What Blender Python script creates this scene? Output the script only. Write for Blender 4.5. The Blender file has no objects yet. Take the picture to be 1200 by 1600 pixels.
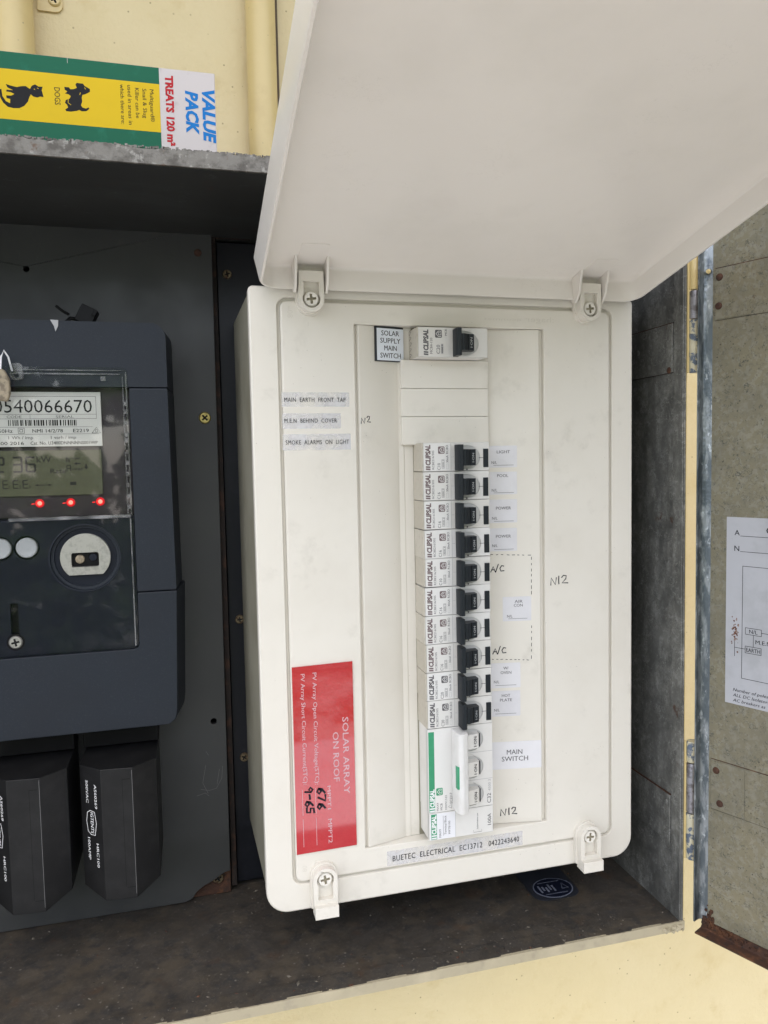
import bpy, math, random
from mathutils import Vector, Matrix
from mathutils.geometry import tessellate_polygon
random.seed(7)
R = math.radians
MM = 0.001
scene = bpy.context.scene
C = scene.collection

# ------------------------------------------------------------------ camera
cam_data = bpy.data.cameras.new("camera")
cam = bpy.data.objects.new("camera", cam_data)
C.objects.link(cam)
yaw, pitch, roll = R(14.60), R(-3.77), R(-1.15)
fwd = Vector((math.sin(yaw) * math.cos(pitch), math.cos(yaw) * math.cos(pitch), math.sin(pitch)))
r0 = Vector((math.cos(yaw), -math.sin(yaw), 0)); u0 = r0.cross(fwd)
rt = math.cos(roll) * r0 + math.sin(roll) * u0
up = -math.sin(roll) * r0 + math.cos(roll) * u0
mw = Matrix((rt, up, -fwd)).transposed().to_4x4()
mw.translation = Vector((-53.25, -451.85, 6.19)) * MM
cam.matrix_world = mw
cam_data.sensor_fit = 'VERTICAL'
cam_data.sensor_height = 36.0
cam_data.lens = 1172.9 / 1600 * 36
cam_data.clip_start = 0.01
cam_data.clip_end = 500
scene.camera = cam

# ------------------------------------------------------------------ world and sun (open shade, soft light from the front)
SUN_EL, SUN_AZ = 60.0, -14.0         # elevation; azimuth from -Y towards +X (degrees)
world = bpy.data.worlds.new("World"); scene.world = world; world.use_nodes = True
wn = world.node_tree; wn.nodes.clear()
sky = wn.nodes.new('ShaderNodeTexSky'); sky.sky_type = 'NISHITA'; sky.sun_disc = False
sky.sun_elevation = R(SUN_EL); sky.air_density = 1.0; sky.dust_density = 1.5; sky.ozone_density = 1.0
bgn = wn.nodes.new('ShaderNodeBackground'); bgn.inputs['Strength'].default_value = 0.12
wo = wn.nodes.new('ShaderNodeOutputWorld')
wn.links.new(sky.outputs[0], bgn.inputs[0]); wn.links.new(bgn.outputs[0], wo.inputs[0])
sd = bpy.data.lights.new("sun", 'SUN'); sd.energy = 2.5; sd.angle = R(140); sd.color = (1.0, 0.945, 0.90)
sun = bpy.data.objects.new("sun", sd); C.objects.link(sun)
to_sun = Vector((math.sin(R(SUN_AZ)) * math.cos(R(SUN_EL)), -math.cos(R(SUN_AZ)) * math.cos(R(SUN_EL)), math.sin(R(SUN_EL))))
sun.rotation_euler = to_sun.to_track_quat('Z', 'Y').to_euler()
sky.sun_rotation = math.atan2(to_sun.x, to_sun.y)      # sky azimuth is measured from +Y
scene.view_settings.view_transform = 'Standard'
scene.view_settings.look = 'None'
scene.view_settings.exposure = 0.95
scene.view_settings.gamma = 1.0

# ------------------------------------------------------------------ materials
def lin(c):
    return tuple(((v / 12.92) if v <= 0.04045 else ((v + 0.055) / 1.055) ** 2.4) for v in c) + (1.0,)
MATS = {}
def mat(name, col, rough=0.5, metal=0.0, layers=(), bump=None, spec=0.5, coat=0.0, emit=None, rvar=None, bumps=(), objvar=None):
    """col: linear rgb.  layers: dict(c, s(mm), lo, hi, kind, st(retch), mask=(s,lo,hi), amt)"""
    m = bpy.data.materials.new(name); m.use_nodes = True; nt = m.node_tree; nt.nodes.clear()
    L = nt.links.new
    out = nt.nodes.new('ShaderNodeOutputMaterial'); p = nt.nodes.new('ShaderNodeBsdfPrincipled')
    L(p.outputs[0], out.inputs[0])
    p.inputs['Roughness'].default_value = rough; p.inputs['Metallic'].default_value = metal
    p.inputs['Specular IOR Level'].default_value = spec; p.inputs['Coat Weight'].default_value = coat
    tc = nt.nodes.new('ShaderNodeTexCoord')
    def coord(st, off):
        mp = nt.nodes.new('ShaderNodeMapping'); mp.inputs['Scale'].default_value = st
        mp.inputs['Location'].default_value = (off, off * 1.7, off * .6)
        L(tc.outputs['Object'], mp.inputs[0]); return mp.outputs[0]
    cnt = [0]
    def factor(kind, s, lo, hi, st=(1, 1, 1), detail=5):
        cnt[0] += 1
        co = coord(st, cnt[0] * 3.1)
        if kind == 'voro':
            n = nt.nodes.new('ShaderNodeTexVoronoi'); n.inputs['Scale'].default_value = 1000 / s
            L(co, n.inputs['Vector']); val = n.outputs['Distance']
        else:
            n = nt.nodes.new('ShaderNodeTexNoise'); n.inputs['Scale'].default_value = 1000 / s
            n.inputs['Detail'].default_value = detail; n.inputs['Roughness'].default_value = 0.6
            L(co, n.inputs['Vector']); val = n.outputs['Fac']
        inv = kind in ('voro', 'ridge')
        if kind == 'ridge':
            a = nt.nodes.new('ShaderNodeMath'); a.operation = 'SUBTRACT'; L(val, a.inputs[0]); a.inputs[1].default_value = .5
            b = nt.nodes.new('ShaderNodeMath'); b.operation = 'ABSOLUTE'; L(a.outputs[0], b.inputs[0]); val = b.outputs[0]
        mr = nt.nodes.new('ShaderNodeMapRange'); mr.interpolation_type = 'SMOOTHSTEP'
        mr.inputs['From Min'].default_value = lo; mr.inputs['From Max'].default_value = hi
        mr.inputs['To Min'].default_value = 1 if inv else 0; mr.inputs['To Max'].default_value = 0 if inv else 1
        L(val, mr.inputs[0]); return mr.outputs[0]
    def mul(a, b):
        n = nt.nodes.new('ShaderNodeMath'); n.operation = 'MULTIPLY'
        for i, v in enumerate((a, b)):
            if isinstance(v, (int, float)): n.inputs[i].default_value = v
            else: L(v, n.inputs[i])
        return n.outputs[0]
    cur = None; base = tuple(col) + (1.0,)
    for ly in layers:
        f = factor(ly.get('kind', 'noise'), ly['s'], ly.get('lo', .4), ly.get('hi', .65), ly.get('st', (1, 1, 1)), ly.get('d', 5))
        if 'mask' in ly: f = mul(f, factor('noise', *ly['mask']))
        f = mul(f, ly.get('amt', 1.0))
        mx = nt.nodes.new('ShaderNodeMix'); mx.data_type = 'RGBA'
        L(f, mx.inputs[0])
        if cur is None: mx.inputs[6].default_value = base
        else: L(cur, mx.inputs[6])
        mx.inputs[7].default_value = tuple(ly['c']) + (1.0,)
        cur = mx.outputs[2]
    if objvar:
        oi = nt.nodes.new('ShaderNodeObjectInfo'); mx = nt.nodes.new('ShaderNodeMix'); mx.data_type = 'RGBA'
        L(mul(oi.outputs['Random'], objvar[3]), mx.inputs[0])
        if cur is None: mx.inputs[6].default_value = base
        else: L(cur, mx.inputs[6])
        mx.inputs[7].default_value = tuple(objvar[:3]) + (1.0,); cur = mx.outputs[2]
    if cur is None: p.inputs['Base Color'].default_value = base
    else: L(cur, p.inputs['Base Color'])
    if rvar:
        f = factor('noise', rvar[0], .3, .7); mr = nt.nodes.new('ShaderNodeMapRange')
        L(f, mr.inputs[0]); mr.inputs[3].default_value = rvar[1]; mr.inputs[4].default_value = rvar[2]
        L(mr.outputs[0], p.inputs['Roughness'])
    prev = None
    for (s, st, dist) in ([bump] if bump else []) + list(bumps):
        f = factor('noise', s, 0.0, 1.0)
        b = nt.nodes.new('ShaderNodeBump'); b.inputs['Strength'].default_value = st; b.inputs['Distance'].default_value = dist * MM
        L(f, b.inputs['Height'])
        if prev is not None: L(prev, b.inputs['Normal'])
        prev = b.outputs[0]
    if prev is not None: L(prev, p.inputs['Normal'])
    if emit:
        p.inputs['Emission Color'].default_value = tuple(emit[0]) + (1.0,); p.inputs['Emission Strength'].default_value = emit[1]
    MATS[name] = m; return m

def clear_mat(name, tint=(1, 1, 1), gloss_r=0.03, ior=1.45, haze=0.0):
    m = bpy.data.materials.new(name); m.use_nodes = True; nt = m.node_tree; nt.nodes.clear(); L = nt.links.new
    out = nt.nodes.new('ShaderNodeOutputMaterial'); tr = nt.nodes.new('ShaderNodeBsdfTransparent')
    tr.inputs[0].default_value = tuple(tint) + (1,)
    gl = nt.nodes.new('ShaderNodeBsdfGlossy'); gl.inputs['Roughness'].default_value = gloss_r
    fr0 = nt.nodes.new('ShaderNodeFresnel'); fr0.inputs['IOR'].default_value = ior
    geo = nt.nodes.new('ShaderNodeNewGeometry'); fr = nt.nodes.new('ShaderNodeMix'); fr.data_type = 'FLOAT'
    L(geo.outputs['Backfacing'], fr.inputs[0]); L(fr0.outputs[0], fr.inputs[2]); fr.inputs[3].default_value = 0.0
    mx = nt.nodes.new('ShaderNodeMixShader'); L(fr.outputs[0], mx.inputs[0]); L(tr.outputs[0], mx.inputs[1]); L(gl.outputs[0], mx.inputs[2])
    last = mx.outputs[0]
    if haze:
        df = nt.nodes.new('ShaderNodeBsdfDiffuse'); df.inputs[0].default_value = (.82, .82, .84, 1)
        tc = nt.nodes.new('ShaderNodeTexCoord'); nz = nt.nodes.new('ShaderNodeTexNoise'); nz.inputs['Scale'].default_value = 90
        nz.inputs['Detail'].default_value = 6; L(tc.outputs['Object'], nz.inputs['Vector'])
        mr = nt.nodes.new('ShaderNodeMapRange'); mr.inputs[1].default_value = .30; mr.inputs[2].default_value = .8
        mr.inputs[3].default_value = 0; mr.inputs[4].default_value = haze; L(nz.outputs['Fac'], mr.inputs[0])
        m2 = nt.nodes.new('ShaderNodeMixShader'); L(mr.outputs[0], m2.inputs[0]); L(last, m2.inputs[1]); L(df.outputs[0], m2.inputs[2]); last = m2.outputs[0]
    L(last, out.inputs[0]); MATS[name] = m; return m

RUST = (0.075, 0.028, 0.014)
WHITE = mat('enclosure_plastic', (0.74, 0.705, 0.63), .34, layers=[
    dict(c=(.66, .62, .54), s=60, lo=.42, hi=.75, amt=.5), dict(c=(.42, .39, .33), s=16, lo=.52, hi=.74, mask=(45, .45, .62), amt=.30),
    dict(c=(.3, .27, .22), s=3.2, kind='voro', lo=.06, hi=.10, mask=(25, .55, .62), amt=.6)], bump=(1.2, .12, .05), bumps=[(45, .3, .5)], rvar=(30, .28, .42))
EMBD = mat('screw_recess', (0.44, 0.40, 0.30), .6)
BASE_SHADED = mat('base_plastic_shaded', (0.30, 0.285, 0.22), .5, layers=[dict(c=(.24, .225, .165), s=40, lo=.4, hi=.7)], bump=(1.2, .12, .05))  # darker than the cover: shade on the box sides put into the colour
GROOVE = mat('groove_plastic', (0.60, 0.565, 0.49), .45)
LIDM = mat('lid_plastic', (0.80, 0.76, 0.70), .30, layers=[dict(c=(.66, .63, .57), s=90, lo=.4, hi=.75, amt=.4), dict(c=(.60, .56, .50), s=30, lo=.54, hi=.76, amt=.12, d=8), dict(c=(.50, .47, .41), s=9, kind='ridge', lo=.001, hi=.004, mask=(50, .56, .62), amt=.35)], bump=(1.5, .08, .04))
SCREWW = mat('screw_plastic', (0.76, 0.73, 0.66), .3)
BREAK = mat('breaker_plastic', (0.73, 0.725, 0.71), .38, objvar=(.60, .57, .50, .6), layers=[dict(c=(.60, .585, .55), s=14, lo=.45, hi=.75, amt=.5)], bump=(.8, .12, .04))
BSIDE = mat('breaker_side_aged_shaded', (0.56, 0.525, 0.45), .5, objvar=(.42, .38, .30, .7), layers=[dict(c=(.36, .33, .27), s=3, lo=.5, hi=.7, amt=.5)], bump=(.8, .2, .05))  # aged yellowish plastic, darkened further by shading painted into the colour
POCKET = mat('breaker_pocket_plastic', (0.52, 0.52, 0.50), .4)
PRINT = mat('print_paper_grey', (0.75, 0.745, 0.73), .35, objvar=(.64, .625, .58, .7))
PALEP = mat('print_paper_pale', (0.74, 0.745, 0.77), .4)
TOGGLE = mat('toggle_dark', (0.010, 0.014, 0.018), .38, spec=.3, objvar=(.020, .024, .028, .5), layers=[dict(c=(.022, .027, .033), s=4, lo=.45, hi=.8, amt=.5)], bump=(.6, .2, .04))
INK = mat('ink_black', (0.012, 0.012, 0.014), .6, spec=.2)
INKG = mat('ink_grey', (0.10, 0.095, 0.10), .6)
INKR = mat('ink_brown_grey', (0.15, 0.105, 0.105), .6)
INKW = mat('ink_white', (0.78, 0.78, 0.78), .5)
INKT = mat('toggle_lettering', (.42, .43, .43), .6)
INKL = mat('ink_light_grey', (0.38, 0.38, 0.38), .6)
PEN = mat('marker_pen', (0.012, 0.012, 0.018), .5, spec=.2)
GREEN = mat('label_green', (0.035, 0.27, 0.13), .4, layers=[dict(c=(.05, .34, .18), s=8, lo=.4, hi=.7)])
TAPE = clear_mat('clear_tape_glare', (.99, .99, .995), .10, 1.45, .6)  # whitish haze stands in for glare on the tape
LABW = mat('label_white', (0.70, 0.695, 0.715), .22, objvar=(.80, .79, .80, .6), layers=[dict(c=(.63, .62, .645), s=12, lo=.4, hi=.7, amt=.6)], bump=(6, .25, .3))
LAMI = mat('engraved_white', (0.74, 0.78, 0.84), .3)
LAMB = mat('engraved_core_black', (0.012, 0.014, 0.02), .4)
RED = mat('label_red', (0.50, 0.02, 0.03), .04, layers=[dict(c=(.56, .035, .04), s=30, lo=.4, hi=.7, amt=.6)], bump=(16, .6, 1.6), coat=1.0)
RED.node_tree.nodes['Principled BSDF'].inputs['Coat IOR'].default_value = 2.1; RED.node_tree.nodes['Principled BSDF'].inputs['Coat Roughness'].default_value = .04
PINK = mat('ink_pink_white', (0.60, 0.40, 0.43), .4)
GALV = mat('galvanised_sheet', (0.22, 0.222, 0.208), .42, .45, layers=[
    dict(c=(.34, .345, .33), s=3.4, lo=.50, hi=.60, d=2, amt=.6), dict(c=(.10, .10, .095), s=2.8, kind='ridge', lo=.01, hi=.035, d=2, mask=(12, .42, .56), amt=.7), dict(c=(.12, .12, .115), s=10, lo=.48, hi=.62, d=5, st=(1, 1, .12), amt=.5),
    dict(c=(.13, .132, .125), s=16, lo=.40, hi=.62, d=8, st=(1, 1, .5)), dict(c=(.27, .275, .265), s=4, lo=.52, hi=.72, d=6, amt=.6),
    dict(c=(.40, .41, .39), s=5.5, kind='ridge', lo=.006, hi=.022, mask=(9, .46, .6), amt=.6),
    dict(c=(.06, .06, .055), s=4.2, kind='ridge', lo=.006, hi=.02, mask=(7, .50, .60), amt=.6),
    dict(c=RUST, s=22, lo=.66, hi=.72, d=8, amt=.8)], bump=(3, .35, .12), rvar=(9, .32, .6))
DOORM = mat('galvanised_door', (0.22, 0.20, 0.135), .50, .35, layers=[
    dict(c=(.29, .285, .235), s=3.6, lo=.50, hi=.60, d=2, amt=.45), dict(c=(.10, .10, .085), s=3.4, kind='ridge', lo=.008, hi=.03, d=2, mask=(9, .46, .58), amt=.7),
    dict(c=(.16, .152, .115), s=26, lo=.38, hi=.65, d=8, amt=.55), dict(c=(.26, .25, .20), s=7, lo=.5, hi=.72, d=7, amt=.6), dict(c=(.11, .11, .095), s=3, lo=.55, hi=.7, d=6, amt=.5),
    dict(c=(.045, .05, .045), s=4.5, kind='ridge', lo=.006, hi=.018, mask=(5, .54, .60), amt=.85),
    dict(c=(.05, .045, .035), s=3.4, kind='voro', lo=.10, hi=.17, mask=(8, .5, .6), amt=.9),
    dict(c=RUST, s=38, lo=.69, hi=.73, d=9, amt=.9)], bump=(3.5, .4, .14), rvar=(12, .35, .62))
FLANGE = mat('galvanised_fold', (0.26, 0.285, 0.30), .30, .75, layers=[
    dict(c=(.10, .12, .135), s=6, lo=.42, hi=.58, d=9, st=(1, 1, .3)), dict(c=(.6, .64, .68), s=4, lo=.58, hi=.7, st=(1, 1, .5), amt=.6),
    dict(c=RUST, s=16, lo=.68, hi=.74, d=8)], bump=(2.5, .9, .35))
DIRTY = mat('dirty_floor_sheet', (0.053, 0.046, 0.038), .62, .12, layers=[
    dict(c=(.082, .067, .049), s=22, lo=.44, hi=.66, d=12), dict(c=(.034, .033, .032), s=9, lo=.48, hi=.68, d=12, amt=.8), dict(c=(.095, .080, .060), s=2.2, lo=.54, hi=.70, d=6, amt=.6),
    dict(c=(.085, .045, .022), s=24, lo=.58, hi=.72, d=9, amt=.4), dict(c=(.20, .18, .15), s=5.2, kind='voro', lo=.09, hi=.17, mask=(26, .45, .58), amt=.7),
    dict(c=(.15, .135, .11), s=1.7, lo=.60, hi=.72, amt=.6), dict(c=(.14, .13, .12), s=13, kind='ridge', lo=.002, hi=.007, mask=(25, .54, .62), amt=.5)], bump=(2.2, .5, .18), rvar=(14, .5, .8))
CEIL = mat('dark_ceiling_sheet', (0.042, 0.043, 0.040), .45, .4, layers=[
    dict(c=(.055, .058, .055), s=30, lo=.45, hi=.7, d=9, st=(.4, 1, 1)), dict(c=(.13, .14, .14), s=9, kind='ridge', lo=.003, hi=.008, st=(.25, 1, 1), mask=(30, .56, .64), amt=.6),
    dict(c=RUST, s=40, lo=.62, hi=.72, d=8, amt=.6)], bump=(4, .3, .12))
LIPM = mat('corroded_lip', (0.18, 0.17, 0.15), .6, .3, layers=[
    dict(c=(.09, .082, .07), s=9, lo=.42, hi=.62, d=8), dict(c=(.34, .33, .30), s=5, lo=.56, hi=.68, d=7, amt=.7),
    dict(c=(.10, .05, .025), s=13, lo=.60, hi=.68, d=8, amt=.8), dict(c=(.03, .02, .015), s=5, lo=.68, hi=.73, d=8)], bump=(1.6, .8, .3))
RUSTM = mat('rusty_steel', (0.055, 0.024, 0.014), .8, .1, layers=[dict(c=(.12, .05, .022), s=7, lo=.45, hi=.65, d=9), dict(c=(.02, .014, .012), s=5, lo=.5, hi=.7)], bump=(1.5, .8, .3))
DRUST = mat('dark_rust', (0.012, 0.007, 0.005), .8, layers=[dict(c=(.045, .02, .011), s=8, lo=.5, hi=.68, d=8)], bump=(1.5, .6, .2))
GRIT = mat('grit_pale', (.13, .115, .09), .9)
GRITD = mat('grit_dark', (.03, .026, .02), .9)
YEL = (0.70, 0.58, 0.325)
WALLM = mat('yellow_wall_paint', YEL, .55, layers=[
    dict(c=(.74, .625, .375), s=120, lo=.38, hi=.68, d=7, amt=.8), dict(c=(.61, .475, .225), s=26, lo=.52, hi=.76, d=7, amt=.5),
    dict(c=(.30, .22, .11), s=9, kind='voro', lo=.05, hi=.10, mask=(28, .42, .52), amt=.75),
    dict(c=(.28, .20, .11), s=3.5, kind='voro', lo=.07, hi=.12, mask=(15, .60, .66), amt=.6)], bump=(3.2, .9, .45), bumps=[(40, .6, 1.4)])
YELG = mat('yellow_gloss_paint', (0.66, 0.52, 0.24), .35, layers=[dict(c=(.58, .44, .20), s=18, lo=.45, hi=.75, d=7, amt=.6),
    dict(c=(.25, .19, .12), s=7, kind='voro', lo=.06, hi=.10, mask=(20, .45, .6), amt=.7)], bump=(6, .35, .3))
BEIGE = mat('beige_edge_paint', (0.40, 0.35, 0.24), .6, layers=[dict(c=(.30, .26, .19), s=9, lo=.5, hi=.7, d=8, amt=.6), dict(c=(.48, .42, .29), s=30, lo=.45, hi=.7)], bump=(2, .5, .2))
PANEL = mat('meter_board', (0.042, 0.044, 0.0445), .42, spec=.35, layers=[
    dict(c=(.047, .049, .049), s=60, lo=.4, hi=.7, d=8), dict(c=(.10, .10, .10), s=7, kind='ridge', lo=.001, hi=.004, mask=(40, .60, .66), amt=.5),
    dict(c=(.06, .057, .054), s=14, lo=.60, hi=.75, d=9, amt=.4)], bump=(4, .15, .08), rvar=(35, .30, .55))
BLACKP = mat('mounting_board', (0.007, 0.008, 0.012), .38, spec=.3, layers=[dict(c=(.013, .014, .02), s=20, lo=.5, hi=.75, d=8)], bump=(3, .15, .08))
METER = mat('meter_housing', (0.014, 0.0185, 0.026), .5, spec=.3, layers=[dict(c=(.030, .035, .042), s=.9, lo=.52, hi=.72, d=3, amt=.6), dict(c=(.014, .017, .023), s=50, lo=.4, hi=.7, amt=.7),
    ], bump=(.9, .35, .06))
METERIN = mat('meter_face', (0.010, 0.0125, 0.021), .35, spec=.3)
METERBK = mat('meter_face_brown', (0.028, 0.022, 0.026), .4)
PLATE = mat('meter_plate_paper', (0.60, 0.61, 0.555), .45)
LCD = mat('lcd_glass', (0.095, 0.10, 0.062), .25, layers=[dict(c=(.115, .122, .075), s=25, lo=.4, hi=.7)])
LCDI = mat('lcd_segment', (0.010, 0.010, 0.008), .4)
LED = mat('led_red', (.5, .02, .02), .3, emit=((1.0, .05, .035), 6))
LEDG = mat('led_red_dim', (.25, .01, .01), .3, emit=((1.0, .02, .02), .9))
LEDH = mat('led_halo', (.12, .005, .008), .4, emit=((1.0, .01, .02), .35))  # glowing disc stands in for the bloom round each light
CLEAR = clear_mat('clear_cover', (.93, .93, .93), .03, 1.58)
CLEARE = clear_mat('clear_edge', (.85, .86, .87), .10, 1.8, .28)
STEEL = mat('brushed_steel', (0.50, 0.49, 0.45), .38, .75, layers=[dict(c=(.38, .37, .34), s=3, lo=.45, hi=.7)], bump=(.8, .3, .05))
BTN = mat('meter_button', (0.43, 0.45, 0.46), .35)
BLK = mat('black_plastic', (0.003, 0.003, 0.0035), .45, spec=.2)
BAKE = mat('bakelite', (0.009, 0.009, 0.0095), .42, spec=.3, layers=[dict(c=(.014, .014, .0145), s=12, lo=.4, hi=.7, d=7), dict(c=(.045, .045, .045), s=4, kind='ridge', lo=.002, hi=.005, mask=(18, .6, .66), amt=.6)], bump=(2, .2, .06))
BRASS = mat('yellow_zinc', (0.48, 0.40, 0.14), .38, .7, layers=[dict(c=(.25, .16, .07), s=2, lo=.5, hi=.68)], bump=(1, .3, .06))
OLDSCR = mat('aged_screw', (0.20, 0.16, 0.10), .45, .7, layers=[dict(c=(.09, .05, .03), s=2, lo=.45, hi=.65)], bump=(.8, .4, .08))
HOLE = mat('hole_black', (0.004, 0.004, 0.004), .9)
CARD = mat('carton_white', (0.58, 0.535, 0.52), .5, spec=.25, layers=[dict(c=(.45, .40, .38), s=9, lo=.58, hi=.75, d=8, amt=.5)])
CGREEN = mat('carton_green', (0.006, 0.115, 0.060), .5, spec=.2, layers=[dict(c=(.02, .20, .12), s=10, lo=.55, hi=.75, amt=.4)])
CYEL = mat('carton_yellow', (0.68, 0.46, 0.006), .5, spec=.2, layers=[dict(c=(.62, .42, .01), s=12, lo=.5, hi=.75, amt=.4), dict(c=(.2, .13, .02), s=6, kind='voro', lo=.02, hi=.05, mask=(15, .5, .6), amt=.6)])
CBLUE = mat('carton_blue', (0.004, 0.17, 0.50), .5, spec=.2)
CRED = mat('carton_red', (0.46, 0.015, 0.022), .5, spec=.2)
NOTICE = mat('notice_card', (0.42, 0.43, 0.46), .4, layers=[dict(c=(.36, .37, .39), s=30, lo=.45, hi=.7), dict(c=RUST, s=4, kind='voro', lo=.03, hi=.06, mask=(15, .55, .62), amt=.6)])
RUSTSPOT = mat('rust_stain', (0.12, 0.05, 0.03), .9, layers=[dict(c=(.25, .16, .12), s=2, lo=.45, hi=.6)])
HPAINT = mat('worn_hinge_paint', (0.52, 0.49, 0.36), .5, .1, layers=[dict(c=(.10, .13, .18), s=6, lo=.50, hi=.56, d=8), dict(c=(.66, .62, .48), s=9, lo=.5, hi=.7, amt=.5)], bump=(1.5, .5, .2))
HMETAL = mat('worn_hinge_metal', (0.30, 0.30, 0.33), .4, .6, layers=[dict(c=(.14, .13, .14), s=5, lo=.45, hi=.62, d=8), dict(c=(.55, .42, .2), s=10, lo=.60, hi=.66, d=7)], bump=(1.5, .5, .2))
TAGM = mat('tan_seal', (0.30, 0.25, 0.17), .6, layers=[dict(c=(.15, .12, .08), s=4, lo=.45, hi=.65)])
STKB = mat('floor_sticker_blue', (0.030, 0.033, 0.042), .35)
STKL = mat('floor_sticker_line', (0.20, 0.22, 0.28), .4)
STKD = mat('floor_sticker_dark', (0.010, 0.013, 0.028), .35)
GROUND = mat('ground_concrete', (0.70, 0.69, 0.67), .8, layers=[dict(c=(.62, .60, .58), s=400, lo=.4, hi=.65, d=8)], bump=(8, .5, 1))

# ------------------------------------------------------------------ geometry helpers (all numbers in mm)
class Fr:
    def __init__(s, o, U, V, W):
        s.o = Vector(o); s.U = Vector(U).normalized(); s.V = Vector(V).normalized(); s.W = Vector(W).normalized()
    def p(s, a, b, c=0.0): return s.o + s.U * a + s.V * b + s.W * c
def front(y=0.0, x=0.0, z=0.0): return Fr((x, y, z), (1, 0, 0), (0, 0, 1), (0, -1, 0))
def up_text(y): return Fr((0, y, 0), (0, 0, 1), (-1, 0, 0), (0, -1, 0))       # reads bottom to top: a = z, b = -x
def down_text(y): return Fr((0, y, 0), (0, 0, -1), (1, 0, 0), (0, -1, 0))     # reads top to bottom: a = -z, b = x
WORLD = Fr((0, 0, 0), (1, 0, 0), (0, 1, 0), (0, 0, 1))
def rrect(x0, x1, z0, z1, r=0.0, n=6):
    rs = r if isinstance(r, (tuple, list)) else (r,) * 4      # order: br, tr, tl, bl
    out = []
    for (cx, cz, a0, q) in ((x1, z0, -90, rs[0]), (x1, z1, 0, rs[1]), (x0, z1, 90, rs[2]), (x0, z0, 180, rs[3])):
        sx = -1 if cx == x1 else 1; sz = -1 if cz == z1 else 1
        for k in range(n + 1):
            a = R(a0 + 90 * k / n)
            out.append((cx + sx * q + q * math.cos(a), cz + sz * q + q * math.sin(a)))
    return out
def circle(cx, cz, r, n=24, a0=0, a1=360):
    full = abs(a1 - a0) >= 360
    return [(cx + r * math.cos(R(a0 + (a1 - a0) * k / (n if full else n - 1))), cz + r * math.sin(R(a0 + (a1 - a0) * k / (n if full else n - 1)))) for k in range(n)]
def cross(cx, cz, r, w, rot=0.0):
    q = [(w, w), (w, r), (-w, r), (-w, w), (-r, w), (-r, -w), (-w, -w), (-w, -r), (w, -r), (w, -w), (r, -w), (r, w)]
    c, s = math.cos(rot), math.sin(rot)
    return [(cx + a * c - b * s, cz + a * s + b * c) for a, b in q]
TXT = {}
def text_geo(s, off=0.0, shear=0.0, sp=1.0):
    k = (s, off, shear, sp)
    if k in TXT: return TXT[k]
    cu = bpy.data.curves.new('t', 'FONT'); cu.body = s; cu.size = 1.0; cu.resolution_u = 2; cu.offset = off; cu.shear = shear
    cu.space_character = sp; cu.align_x = 'LEFT'; cu.fill_mode = 'FRONT'
    o = bpy.data.objects.new('t', cu); C.objects.link(o)
    dg = bpy.context.evaluated_depsgraph_get()
    me = bpy.data.meshes.new_from_object(o.evaluated_get(dg))
    vs = [(v.co.x, v.co.y) for v in me.vertices]; fs = [tuple(p.vertices) for p in me.polygons]
    C.objects.unlink(o); bpy.data.objects.remove(o); bpy.data.curves.remove(cu); bpy.data.meshes.remove(me)
    TXT[k] = (vs, fs); return TXT[k]
CAPH = None
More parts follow.
